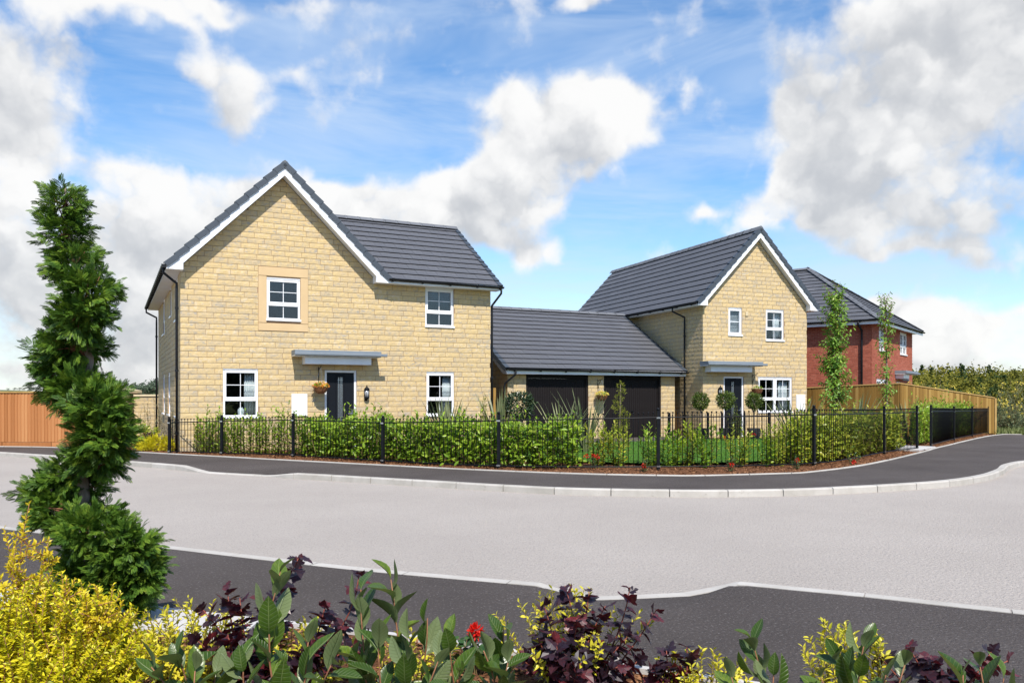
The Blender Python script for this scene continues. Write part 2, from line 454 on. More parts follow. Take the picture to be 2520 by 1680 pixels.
class MB:
    def __init__(self, mtx=None):
        self.v, self.f, self.m = [], [], mtx

    def verts(self, pts):
        i = len(self.v)
        if self.m is not None:
            pts = [tuple(self.m @ Vector(p)) for p in pts]
        self.v += [tuple(p) for p in pts]
        return i

    def box(self, x0, x1, y0, y1, z0, z1):
        i = self.verts([(x0, y0, z0), (x1, y0, z0), (x1, y1, z0), (x0, y1, z0), (x0, y0, z1), (x1, y0, z1), (x1, y1, z1), (x0, y1, z1)])
        self.f += [tuple(i + k for k in q) for q in ((0, 3, 2, 1), (4, 5, 6, 7), (0, 1, 5, 4), (1, 2, 6, 5), (2, 3, 7, 6), (3, 0, 4, 7))]
        return self

    def bev(self, x0, x1, y0, y1, z0, z1, b=.006):
        """box with chamfered long edges on the front (low y) face"""
        i = self.verts([(x0, y1, z0), (x1, y1, z0), (x1, y1, z1), (x0, y1, z1), (x0, y0 + b, z0), (x1, y0 + b, z0), (x1, y0 + b, z1), (x0, y0 + b, z1),
                        (x0 + b, y0, z0 + b), (x1 - b, y0, z0 + b), (x1 - b, y0, z1 - b), (x0 + b, y0, z1 - b)])
        self.f += [tuple(i + k for k in q) for q in ((0, 3, 2, 1), (0, 1, 5, 4), (1, 2, 6, 5), (2, 3, 7, 6), (3, 0, 4, 7),
                                                     (4, 5, 9, 8), (5, 6, 10, 9), (6, 7, 11, 10), (7, 4, 8, 11), (8, 9, 10, 11))]
        return self

    def prism(self, poly, y0, y1):
        """polygon in x,z extruded along y"""
        n = len(poly)
        i = self.verts([(x, y0, z) for x, z in poly] + [(x, y1, z) for x, z in poly])
        self.f += [tuple(range(i, i + n)), tuple(range(i + 2 * n - 1, i + n - 1, -1))]
        self.f += [(i + k, i + n + k, i + n + (k + 1) % n, i + (k + 1) % n) for k in range(n)]
        return self

    def hull(self, a, b):
        """two matching 3D loops joined"""
        n = len(a)
        i = self.verts(list(a) + list(b))
        self.f += [tuple(range(i, i + n)), tuple(range(i + 2 * n - 1, i + n - 1, -1))]
        self.f += [(i + k, i + n + k, i + n + (k + 1) % n, i + (k + 1) % n) for k in range(n)]
        return self

    def tube(self, pts, r, n=8, caps=True):
        pts = [Vector(p) for p in pts]
        rs = r if isinstance(r, (list, tuple)) else [r] * len(pts)
        prev = None
        first = len(self.v)
        rings = []
        for k, p in enumerate(pts):
            t = (pts[min(k + 1, len(pts) - 1)] - pts[max(k - 1, 0)]).normalized()
            if prev is None:
                a = Vector((0, 0, 1)) if abs(t.z) < .9 else Vector((1, 0, 0))
                x = t.cross(a).normalized()
            else:
                x = (prev - t * prev.dot(t)).normalized()
            prev = x
            y = t.cross(x)
            rings.append(self.verts([p + (x * math.cos(2 * math.pi * j / n) + y * math.sin(2 * math.pi * j / n)) * rs[k] for j in range(n)]))
        for a, b in zip(rings, rings[1:]):
            self.f += [(a + j, a + (j + 1) % n, b + (j + 1) % n, b + j) for j in range(n)]
        if caps:
            self.f += [tuple(rings[0] + j for j in range(n - 1, -1, -1)), tuple(rings[-1] + j for j in range(n))]
        return self

    def lathe(self, prof, n=12, c=(0, 0, 0)):
        rings = []
        for r, z in prof:
            rings.append(self.verts([(c[0] + r * math.cos(2 * math.pi * j / n), c[1] + r * math.sin(2 * math.pi * j / n), c[2] + z) for j in range(n)]))
        for a, b in zip(rings, rings[1:]):
            self.f += [(a + j, a + (j + 1) % n, b + (j + 1) % n, b + j) for j in range(n)]
        self.f += [tuple(rings[0] + j for j in range(n - 1, -1, -1)), tuple(rings[-1] + j for j in range(n))]
        return self

    def mesh(self, name, mat, smooth=False):
        me = bpy.data.meshes.new(name)
        me.from_pydata(self.v, [], self.f)
        if smooth:
            me.polygons.foreach_set('use_smooth', np.ones(len(me.polygons), dtype=bool))
        me.materials.append(M[mat])
        me.update()
        return me

    def build(self, name, mat, parent=None, smooth=False, kind=None):
        return tag(link(name, self.mesh(name, mat, smooth), parent), kind=kind)


def catmull(pts, step=.25):
    pts = [np.array(p, float) for p in pts]
    P = [2 * pts[0] - pts[1]] + pts + [2 * pts[-1] - pts[-2]]
    outp = []
    for i in range(1, len(P) - 2):
        p0, p1, p2, p3 = P[i - 1:i + 3]
        n = max(2, int(np.linalg.norm(p2 - p1) / step))
        for k in range(n):
            t = k / n
            outp.append(.5 * (2 * p1 + (p2 - p0) * t + (2 * p0 - 5 * p1 + 4 * p2 - p3) * t * t + (3 * p1 - p0 - 3 * p2 + p3) * t ** 3))
    outp.append(pts[-1])
    return np.array(outp)


def arclen(p):
    return np.concatenate([[0], np.cumsum(np.linalg.norm(np.diff(p[:, :2], axis=0), axis=1))])


def along(p, L, s):
    return np.array([np.interp(s, L, p[:, k]) for k in range(p.shape[1])]).T


def ground(px, py, z=0.0):
    D = (CAM_H - z) * FPX / (py - HZN)
    return ((px - 1260) / FPX * D, D)


def clip_poly(poly, a, b, c):
    """keep a*x+b*y<=c"""
    outp = []
    for i in range(len(poly)):
        p, q = poly[i], poly[(i + 1) % len(poly)]
        dp, dq = a * p[0] + b * p[1] - c, a * q[0] + b * q[1] - c
        if dp <= 1e-9:
            outp.append(p)
        if (dp < -1e-9 and dq > 1e-9) or (dp > 1e-9 and dq < -1e-9):
            t = dp / (dp - dq)
            outp.append((p[0] + (q[0] - p[0]) * t, p[1] + (q[1] - p[1]) * t))
    return outp


def clip_convex(poly, region):
    """clip poly by convex counter-clockwise region"""
    for i in range(len(region)):
        (x0, y0), (x1, y1) = region[i], region[(i + 1) % len(region)]
        a, b = (y1 - y0), -(x1 - x0)
        poly = clip_poly(poly, a, b, a * x0 + b * y0)
        if len(poly) < 3:
            return []
    return poly


def area(poly):
    return abs(sum(p[0] * q[1] - q[0] * p[1] for p, q in zip(poly, poly[1:] + poly[:1]))) / 2

# ------------------------------------------------------------------ ground, road, footpaths, kerbs
def sheet(name, poly, z, mat, kind='structure'):
    me = bpy.data.meshes.new(name)
    me.from_pydata([(x, y, z) for x, y in poly], [], [tuple(range(len(poly)))])
    me.materials.append(M[mat])
    return tag(link(name, me), kind=kind)


ROAD_Z = -0.105
sheet('ground', [(-2500, -2500), (2500, -2500), (2500, 2500), (-2500, 2500)], -0.22, 'meadow')
sheet('road', [(-60, -2), (60, -2), (60, 31), (24, 31), (24, 27), (-60, 27)], ROAD_Z, 'road_chippings')

FAR_KERB = [(-26, 29), (-20, 25.5), (-13.68, 21.72), (-11.57, 20.43), (-8.58, 18.46), (-7.15, 17.45), (-6.29, 16.75), (-4.88, 16.05), (-4.26, 15.63), (-3.54, 15.28), (-1.8, 14.35), (-.05, 13.42),
            (1.0, 12.98), (2.6, 12.72), (3.63, 12.75), (4.6, 12.92), (5.68, 13.27), (6.71, 13.71), (7.7, 14.25), (8.85, 15.19), (9.95, 16.46), (10.9, 17.75), (12.2, 18.9), (14.5, 19.7), (19, 20.3), (30, 20.8)]
BACK_EDGE = [(-26, 25.5), (-20, 24.5), (-15.25, 24.2), (-13.2, 23.7), (-11.6, 22.6), (-9.99, 21.65), (-8.21, 20.62), (-6, 19.3), (-3.87, 18.05), (-2.2, 17.1), (-.49, 16.18), (1.47, 15.36), (2.86, 15.08),
             (3.47, 15.06), (5.17, 15.50), (5.86, 15.85), (7.77, 17.67), (10.9, 21.6), (13, 24.4), (18.97, 31.8), (21, 32.2), (30, 32)]
NEAR_KERB = [(-14, 13.2), (-5.8, 9.2), (-3.46, 8.02), (-1.44, 7.02), (-.06, 6.47), (.31, 6.33), (.54, 6.27), (.81, 6.29), (1.06, 6.34), (1.5, 6.42), (1.74, 6.42), (2.17, 6.22), (2.69, 5.97), (3.49, 5.52), (8, 3.1)]
NEAR_EDGE = [(-14, 10.6), (-5.0, 6.75), (-3.9, 6.19), (-2.54, 5.59), (-.56, 4.86), (.06, 4.57), (.70, 4.3), (1.4, 3.98), (3, 3.2), (6, 1.6)]


def far_drop(x):   # dropped kerb for the drive crossing
    return -.085 * max(0.0, min(1.0, (x + 7.1) / .75, (-4.25 - x) / .6))


def near_drop(x):
    return -.085 * max(0.0, min(1.0, (x - .25) / .3, (1.72 - x) / .25))


def offset_path(p, d):
    t = np.gradient(p[:, :2], axis=0)
    t /= np.linalg.norm(t, axis=1)[:, None] + 1e-9
    return p[:, :2] + np.stack([-t[:, 1], t[:, 0]], 1) * d


def strip(name, A, B, za, zb, mat, rows=8):
    """surface between two lines, sampled evenly along each"""
    n = 160
    a, b = catmull(A, .2), catmull(B, .2)
    la, lb = arclen(a), arclen(b)
    pa, pb = along(a, la, np.linspace(0, la[-1], n)), along(b, lb, np.linspace(0, lb[-1], n))
    v, q = [], []
    for i in range(n):
        for k in range(rows + 1):
            t = k / rows
            p = pa[i] * (1 - t) + pb[i] * t
            z = za(pa[i][0]) * max(0.0, 1 - t * 2.2) + zb(pb[i][0]) * max(0.0, 1 - (1 - t) * 2.2)
            v.append((p[0], p[1], z))
    for i in range(n - 1):
        for k in range(rows):
            q.append((i * (rows + 1) + k, i * (rows + 1) + k + 1, (i + 1) * (rows + 1) + k + 1, (i + 1) * (rows + 1) + k))
    return tag(link(name, raw_mesh(name, v, quads=q, mat=mat)), kind='structure')


flat = lambda x: 0.0
def inset(path, d):
    p = catmull(path, .12)
    return [tuple(q) for q in offset_path(p, d)[::3]]


strip('far_footpath', inset(FAR_KERB, .122), BACK_EDGE, far_drop, flat, 'tarmac', rows=12)
strip('near_footpath', NEAR_EDGE, inset(NEAR_KERB, -.122), flat, near_drop, 'tarmac', rows=12)


def kerb_run(name, path, stone_name, w, length, ztop, side, mat, zlow=-.2, x0=-1e9, x1=1e9, gap=.014, lift=.004, bevel=.018):
    """row of separate kerb stones along a path; side=+1 puts the body left of the path"""
    root = empty(name, kind='structure')
    p = catmull(path, .12)
    L = arclen(p)
    s = 0.0
    while s < L[-1] - .05:
        e = min(s + length, L[-1])
        ss = np.linspace(s + gap / 2, e - gap / 2, 5)
        q = along(p, L, ss)
        mid = q[2]
        if x0 < mid[0] < x1:
            o = offset_path(q, w * side)
            mb = MB()
            jz = random.uniform(-.002, .002)
            jt = random.uniform(-.003, .003)
            rings = []
            for k in range(5):
                zt = ztop(q[k][0]) + lift + jz
                a, b = q[k] + (o[k] - q[k]) * jt, o[k]
                c = a + (b - a) * (bevel / w)
                rings.append(mb.verts([(a[0], a[1], zlow), (a[0], a[1], zt - bevel), (c[0], c[1], zt), (b[0], b[1], zt), (b[0], b[1], zlow)]))
            for r0, r1 in zip(rings, rings[1:]):
                for k in range(5):
                    f = (r0 + k, r0 + (k + 1) % 5, r1 + (k + 1) % 5, r1 + k)
                    mb.f.append(f if side < 0 else f[::-1])
            mb.f += [tuple(rings[0] + k for k in range(5)), tuple(rings[-1] + k for k in (4, 3, 2, 1, 0))]
            mb.build(stone_name, mat, root)
        s = e
    return root


kerb_run('far_kerb', FAR_KERB, 'kerb_stone', .13, .915, far_drop, 1, 'concrete', x0=-18, x1=16)
kerb_run('near_kerb', NEAR_KERB, 'kerb_stone', .13, .915, near_drop, -1, 'concrete', x0=-9, x1=6)
kerb_run('far_edging', BACK_EDGE, 'edging_stone', .055, .915, flat, 1, 'concrete', x0=-18, x1=20.5, lift=.022, bevel=.01)
kerb_run('near_edging', NEAR_EDGE, 'edging_stone', .055, .915, flat, -1, 'slab', x0=-7, x1=4, lift=.03, bevel=.01)

# beds: far garden bed and the near bed the camera looks over, both slightly uneven
be = catmull(BACK_EDGE, .4)


def bed(name, poly_fn, x0, x1, n, m, mat, amp, z0=0.0):
    v, q = [], []
    for i in range(n + 1):
        x = x0 + (x1 - x0) * i / n
        ya, yb = poly_fn(x)
        for k in range(m + 1):
            t = k / m
            v.append((x, ya + (yb - ya) * t, z0 + amp * (math.sin(x * 5.1 + 7 * t) * .3 + random.uniform(-.5, .7)) * min(1, t * m / 2)))
    for i in range(n):
        for k in range(m):
            q.append((i * (m + 1) + k, (i + 1) * (m + 1) + k, (i + 1) * (m + 1) + k + 1, i * (m + 1) + k + 1))
    return tag(link(name, raw_mesh(name, v, quads=q, mat=mat, smooth=True)), kind='structure')


bedx = np.argsort(be[:, 0])
far_y = lambda x: float(np.interp(x, be[bedx, 0], be[bedx, 1]))
bed('garden_soil', lambda x: (far_y(x) + .04, far_y(x) + 2.6), -14, 19.2, 420, 26, 'mulch', .03)
sheet('garden_ground', [(-30, 24.9), (-13.4, 24.6), (-8.5, 21.6), (0, 17.2), (3, 16.4), (6.6, 17.6), (12.6, 25.4), (19, 33), (21, 34), (30, 45), (-30, 45)], -.012, 'soil')
ne = catmull(NEAR_EDGE, .3)
near_y = lambda x: float(np.interp(x, ne[:, 0], ne[:, 1]))
bed('planting_bed', lambda x: (near_y(x) - .06, near_y(x) - 3.6), -6, 3.4, 200, 60, 'mulch', .022)
# wide pale slabs beside the near footpath on the conifer's side
pr = empty('slab_path', kind='structure')
for i in range(6):
    xa = -4.6 + i * .5
    mb = MB()
    pts = []
    for x, dy in ((xa + .004, -.07), (xa + .496, -.07), (xa + .496, -.50), (xa + .004, -.50)):
        pts.append((x, near_y(x) + dy))
    if xa < -1.75:
        mb.hull([(x, y, .0) for x, y in pts], [(x, y, .032 + .003 * math.sin(i * 3)) for x, y in pts]).build('paving_slab', 'slab', pr)
mb = MB()
pr = empty('garden_path', kind='structure')
gx = [(10.98, 21.9), (12.3, 23.55), (10.9, 24.9), (9.6, 23.2)]
for i in range(3):
    for j in range(2):
        def bl(u, v):
            return tuple((1 - u) * ((1 - v) * gx[0][k] + v * gx[3][k]) + u * ((1 - v) * gx[1][k] + v * gx[2][k]) for k in (0, 1))
        c = [bl(i / 3 + .01, j / 2 + .01), bl((i + 1) / 3 - .01, j / 2 + .01), bl((i + 1) / 3 - .01, (j + 1) / 2 - .01), bl(i / 3 + .01, (j + 1) / 2 - .01)]
        MB().hull([(x, y, -.01) for x, y in c], [(x, y, .05) for x, y in c]).build('paving_slab', 'slab', pr)

LAWN = [(-.2, 19.4), (1.2, 18.0), (3, 17.25), (5.2, 17.7), (7.4, 19.6), (9.0, 21.6), (9.4, 25), (8.4, 27.6), (6.6, 27.2), (3, 25.6), (.4, 23.0)]
sheet('lawn', LAWN, .062, 'turf')
sheet('drive', [(-.2, 25.0), (2.9, 25.9), (6.9, 27.9), (6.4, 30.4), (-.9, 26.9)], .03, 'tarmac')

# ------------------------------------------------------------------ building kit
BRICKS = {}


def brick_variants(key, nx, nz, rough, base):
    outv = []
    for k in range(7):
        r = np.random.default_rng(100 + k)
        v, q = [], []
        for j in range(nz + 1):
            for i in range(nx + 1):
                edge = i in (0, nx) or j in (0, nz)
                y = -base - (r.uniform(0, .004) if edge else r.uniform(.25, 1) * rough)
                x, z = i / nx, j / nz
                if not edge:
                    x += r.uniform(-.25, .25) / nx; z += r.uniform(-.2, .2) / nz
                v.append((x, y, z))
        w = nx + 1
        for j in range(nz):
            for i in range(nx):
                q.append((j * w + i, j * w + i + 1, (j + 1) * w + i + 1, (j + 1) * w + i))
        ring = [i for i in range(w)] + [j * w + nx for j in range(1, nz + 1)] + [nz * w + i for i in range(nx - 1, -1, -1)] + [j * w for j in range(nz - 1, 0, -1)]
        n0 = len(v)
        v += [(v[i][0], .012, v[i][2]) for i in ring]
        m = len(ring)
        for a in range(m):
            q.append((ring[(a + 1) % m], ring[a], n0 + a, n0 + (a + 1) % m))
        outv.append((np.array(v), np.array(q)))
    BRICKS[key] = outv
    return outv


brick_variants('stone', 5, 2, .009, .010)
brick_variants('brick', 1, 1, .0, .008)


class House:
    def __init__(self, name, loc, ang, label, cat, brick, bmat, mortar, bl, bh, joint, jit, vkey, nsingle=300, pname='stone_block'):
        self.root = empty(name, (loc[0], loc[1], 0), R(ang), label, cat)
        self.mw = Matrix.Translation((loc[0], loc[1], 0)) @ Matrix.Rotation(R(ang), 4, 'Z')
        self.bmat, self.mortar, self.bl, self.bh, self.joint, self.jit, self.vkey = bmat, mortar, bl, bh, joint, jit, vkey
        self.single, self.nsingle, self.pname = [], nsingle, pname
        self.shared = [raw_mesh(pname, v, quads=q, mat=bmat) for v, q in BRICKS[vkey]] if nsingle else []

    def wall(self, Mw, width, height, openings=(), gable=None, bricks=True, cand=False, thick=.22, s_start=-.012, s_end=None, skip=None):
        """wall in local s,y,z; openings (s0,s1,z0,z1); gable = convex polygon above the eaves"""
        mb = MB(Mw)
        xs = sorted({0, width, *[a for o in openings for a in o[:2]]})
        zs = sorted({-.15, height, *[a for o in openings for a in o[2:4]]})
        for z0, z1 in zip(zs, zs[1:]):
            run = None
            for x0, x1 in zip(xs, xs[1:]):
                cx, cz = (x0 + x1) / 2, (z0 + z1) / 2
                hole = any(o[0] < cx < o[1] and o[2] < cz < o[3] for o in openings)
                if not hole:
                    run = (run[0], x1) if run else (x0, x1)
                if (hole or x1 == width) and run:
                    mb.box(run[0], run[1], 0, thick, z0, z1)
                    run = None
        if gable:
            mb.prism(gable, 0, thick)
        core = mb.build('wall', self.mortar, self.root)
        if not bricks:
            return core
        j, bh = self.joint, self.bh
        s_end = width + .012 if s_end is None else s_end
        rows = int(round(height / bh))
        V, Q, off = [], [], 0
        top = max(p[1] for p in gable) if gable else height
        nrow = int(math.ceil((top - 1e-6) / bh))
        cut = list(openings) + list(skip or [])
        for r in range(nrow):
            z0, z1 = r * bh + j / 2, (r + 1) * bh - j / 2
            zc = (z0 + z1) / 2
            s = s_start - (self.bl / 2 if r % 2 else 0) - random.uniform(0, self.jit)
            spans = [(s_start, s_end)]
            for o in cut:
                if o[2] < zc < o[3]:
                    ns = []
                    for a, b in spans:
                        if o[1] <= a or o[0] >= b:
                            ns.append((a, b))
                        else:
                            if o[0] > a: ns.append((a, o[0] - .002))
                            if o[1] < b: ns.append((o[1] + .002, b))
                    spans = ns
            while s < s_end:
                ln = self.bl * random.choice((1, 1, 1, .94, 1.04, .82)) if self.jit else self.bl
                b0, b1 = s + j / 2, s + ln - j / 2
                s += ln
                for a, b in spans:
                    c0, c1 = max(b0, a), min(b1, b)
                    if c1 - c0 < .035:
                        continue
                    rect = [(c0, z0), (c1, z0), (c1, z1), (c0, z1)]
                    if zc > height:
                        pc = clip_convex(rect, gable) if gable else []
                        if len(pc) < 3 or area(pc) < .002:
                            continue
                        if area(pc) < area(rect) - 1e-5:
                            n = len(pc)
                            v = [(x, -.02, z) for x, z in pc] + [(x, .012, z) for x, z in pc]
                            cxm = (sum(x for x, z in pc) / n, sum(z for x, z in pc) / n)
                            v.append((cxm[0], -.026, cxm[1]))
                            q = [(k, n + k, n + (k + 1) % n, (k + 1) % n) for k in range(n)] + [(k, (k + 1) % n, 2 * n, 2 * n) for k in range(n)]
                            for qq in q:
                                pass
                            vv = np.array([tuple(Mw @ Vector(p)) for p in v])
                            self.extra = getattr(self, 'extra', MB())
                            i0 = len(self.extra.v)
                            self.extra.v += [tuple(p) for p in vv]
                            self.extra.f += [tuple(i0 + k for k in qq) for qq in q[:n]] + [(i0 + a_, i0 + b_, i0 + c_) for a_, b_, c_, _ in q[n:]]
                            continue
                    k = random.randrange(7)
                    mt = Mw @ Matrix.Translation((c0, 0, z0)) @ Matrix.Diagonal((c1 - c0, 1, z1 - z0, 1))
                    wc = self.mw @ Mw @ Vector(((c0 + c1) / 2, 0, zc))
                    dist = (wc - Vector((0, 0, CAM_H))).length
                    self.single.append((dist if cand else 1e9, k, mt, core))
        if getattr(self, 'extra', None) and self.extra.v:
            self.extra.build('cut_stones', self.bmat, core, kind='stuff')
            self.extra = MB()
        return core

    def finish(self):
        self.single.sort(key=lambda t: t[0])
        cores = {}
        for n, (d, k, mt, core) in enumerate(self.single):
            if n < self.nsingle and d < 1e8:
                o = link(self.pname, self.shared[k], core)
                o.matrix_basis = mt
            else:
                cores.setdefault(core, []).append((k, mt))
        for core, lst in cores.items():
            V, Q, off = [], [], 0
            for k, mt in lst:
                v, q = BRICKS[self.vkey][k]
                m = np.array(mt)
                V.append(v @ m[:3, :3].T + m[:3, 3]); Q.append(q + off); off += len(v)
            tag(link(self.pname, raw_mesh(self.pname, np.concatenate(V), quads=np.concatenate(Q), mat=self.bmat), core), kind='stuff')


# roof tiles: thin slabs, tail edge standing proud of the course below
def tile_mesh(mat):
    mb = MB()
    a = [(0, .06, .026), (1, .06, .026), (1, -.015, .048), (0, -.015, .048)]      # undercut nose
    b = [(0, 1, .0), (1, 1, .0), (1, 1, .012), (0, 1, .012)]
    mb.hull(a, b)
    return mb.mesh('roof_tile', mat)


TILE = tile_mesh('roof_tile')


def tiles(roof, mw, O, S, Q, poly, gauge, tw=.33, nsingle=300, cand=True):
    S, Q = Vector(S).normalized(), Vector(Q).normalized()
    N = S.cross(Q)
    base = Matrix(((S.x, Q.x, N.x, O[0]), (S.y, Q.y, N.y, O[1]), (S.z, Q.z, N.z, O[2]), (0, 0, 0, 1)))
    s0, s1 = min(p[0] for p in poly), max(p[0] for p in poly)
    q1 = max(p[1] for p in poly)
    lst, cutmb = [], MB(base)
    r, q = 0, 0.0
    while q < q1 - .05:
        qe = min(q + gauge + .05, q1)
        s = s0 - (tw / 2 if r % 2 else 0)
        while s < s1 - .01:
            rect = [(s + .0025, q), (s + tw - .0025, q), (s + tw - .0025, qe), (s + .0025, qe)]
            pc = clip_convex(rect, poly)
            if len(pc) >= 3 and area(pc) > .004:
                xs = [p[0] for p in pc]; ys = [p[1] for p in pc]
                if abs(area(pc) - (max(xs) - min(xs)) * (max(ys) - min(ys))) < 1e-4:
                    jz = random.uniform(-.002, .002)
                    mt = base @ Matrix.Translation((min(xs), min(ys), jz)) @ Matrix.Diagonal((max(xs) - min(xs), max(ys) - min(ys), 1, 1))
                    wc = mw @ (base @ Vector((min(xs), min(ys), 0)))
                    lst.append(((wc - Vector((0, 0, CAM_H))).length, mt))
                else:
                    h = lambda y: (qe - y) / (qe - q)
                    cutmb.hull([(x, y, .03 * h(y)) for x, y in pc], [(x, y, .012 + .046 * h(y)) for x, y in pc])
            s += tw
        q += gauge
        r += 1
    lst.sort(key=lambda t: t[0])
    tv = np.array([v.co[:] for v in TILE.vertices])
    tf = [tuple(p.vertices) for p in TILE.polygons]
    jm = MB()
    for n, (d, mt) in enumerate(lst):
        if cand and n < nsingle:
            o = link('roof_tile', TILE, roof)
            o.matrix_basis = mt
        else:
            m = np.array(mt)
            i = len(jm.v)
            jm.v += [tuple(p) for p in tv @ m[:3, :3].T + m[:3, 3]]
            jm.f += [tuple(i + k for k in f) for f in tf]
    jm.v, off = jm.v, len(jm.v)
    jm.f += [tuple(off + k for k in f) for f in cutmb.f]
    jm.v += cutmb.v
    if jm.v:
        jm.build('roof_tile', 'roof_tile', roof, kind='stuff')


def ridge(roof, a, b, axis_up=Vector((0, 0, 1)), slope=1.0, n=None, w=.16, name='ridge_tile'):
    """row of angular ridge tiles from a to b"""
    a, b = Vector(a), Vector(b)
    L = (b - a).length
    n = n or max(1, int(round(L / .45)))
    t = (b - a).normalized()
    sde = t.cross(axis_up).normalized()
    upv = sde.cross(t)
    for i in range(n):
        p, q = a + (b - a) * (i / n), a + (b - a) * ((i + 1) / n + .012)
        mb = MB()
        rings = []
        for c, g in ((p, 1.0), (p + (q - p) * .9, 1.0), (p + (q - p) * .9, 1.10), (q, 1.10)):
            ws = w * g
            rings.append(mb.verts([c - sde * ws - upv * (ws * slope - .05), c - sde * ws * .42 + upv * (.045 * g - ws * .28 * slope + .02), c + upv * (.055 * g + .012), c + sde * ws * .42 + upv * (.045 * g - ws * .28 * slope + .02), c + sde * ws - upv * (ws * slope - .045), c - upv * .03]))
        for r0, r1 in zip(rings, rings[1:]):
            mb.f += [(r0 + k, r0 + (k + 1) % 6, r1 + (k + 1) % 6, r1 + k) for k in range(6)]
        mb.f += [tuple(rings[0] + k for k in (5, 4, 3, 2, 1, 0)), tuple(rings[-1] + k for k in range(6))]
        mb.build(name, 'ridge_tile', roof)


def verge(roof, a, b, outv, n=None, mat='verge_plastic'):
    """overlapping verge units up a rake from eaves a to ridge b; outv = outward direction across the gable"""
    a, b, outv = Vector(a), Vector(b), Vector(outv)
    L = (b - a).length
    n = n or int(round(L / .34))
    t = (b - a).normalized()
    nn = t.cross(outv)
    if nn.z < 0: nn = -nn
    for i in range(n):
        p, q = a + (b - a) * (i / n), a + (b - a) * ((i + 1) / n) + t * .02
        mb = MB()
        def loop(c, lift):
            return [c - outv * .11 + nn * (.030 + lift), c + outv * .045 + nn * (.030 + lift), c + outv * .045 - nn * (.115 - lift), c + outv * .028 - nn * (.115 - lift), c + outv * .028 + nn * (.008 + lift), c - outv * .11 + nn * (.008 + lift)]
        mb.hull(loop(p, .034), loop(q, .0))
        mb.build('verge_tile', mat, roof)


def gutter(parent, a, b, r=.058, brackets=None, bdir=(0, 1, 0), name='gutter'):
    a, b = Vector(a), Vector(b)
    t = (b - a).normalized()
    sde = t.cross(Vector((0, 0, 1))).normalized()
    mb = MB()
    rings = []
    prof = [(math.cos(x) * r, -math.sin(x) * r) for x in np.linspace(0, math.pi, 9)] + [(math.cos(x) * (r - .006), -math.sin(x) * (r - .006)) for x in np.linspace(math.pi, 0, 9)]
    for c in (a, b):
        rings.append(mb.verts([c + sde * x + Vector((0, 0, z)) for x, z in prof]))
    m = len(prof)
    mb.f += [(rings[0] + k, rings[0] + (k + 1) % m, rings[1] + (k + 1) % m, rings[1] + k) for k in range(m)]
    for c in rings:   # stop ends
        mb.f.append(tuple(c + k for k in range(9)))
    g = mb.build(name, 'black_plastic', parent)
    for f in (brackets or []):
        c = a + (b - a) * f
        MB().hull([c + sde * .064 - t * .02 + Vector((0, 0, .004)), c - sde * .064 - t * .02 + Vector((0, 0, .004)), c - sde * .05 - t * .02 - Vector((0, 0, .085)), c + sde * .03 - t * .02 - Vector((0, 0, .085))],
                  [c + sde * .064 + t * .02 + Vector((0, 0, .004)), c - sde * .064 + t * .02 + Vector((0, 0, .004)), c - sde * .05 + t * .02 - Vector((0, 0, .085)), c + sde * .03 + t * .02 - Vector((0, 0, .085))]).build('gutter_bracket', 'black_plastic', g)
    return g


def pipe(parent, pts, r=.034, name='downpipe'):
    mb = MB().tube(pts, r, 10)
    p = mb.build(name, 'black_plastic', parent, smooth=True)
    z0, z1 = pts[-1][2], pts[-2][2]
    for k in range(3):
        z = z0 + (z1 - z0) * (.12 + .38 * k)
        x, y = pts[-1][0], pts[-1][1]
        MB().lathe([(.034, -.03), (.046, -.03), (.046, .03), (.034, .03)], 10, (x, y, z)).build('pipe_clip', 'black_plastic', p)
    return p


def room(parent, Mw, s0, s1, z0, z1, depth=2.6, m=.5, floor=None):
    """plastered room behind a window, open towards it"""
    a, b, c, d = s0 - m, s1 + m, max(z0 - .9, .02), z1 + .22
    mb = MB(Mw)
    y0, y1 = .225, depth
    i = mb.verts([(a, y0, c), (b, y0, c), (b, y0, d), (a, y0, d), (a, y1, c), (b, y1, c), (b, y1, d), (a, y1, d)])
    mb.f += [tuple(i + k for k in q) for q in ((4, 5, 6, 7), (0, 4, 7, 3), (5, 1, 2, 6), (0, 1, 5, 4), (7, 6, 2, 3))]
    mb.build('room_lining', 'plaster', parent)


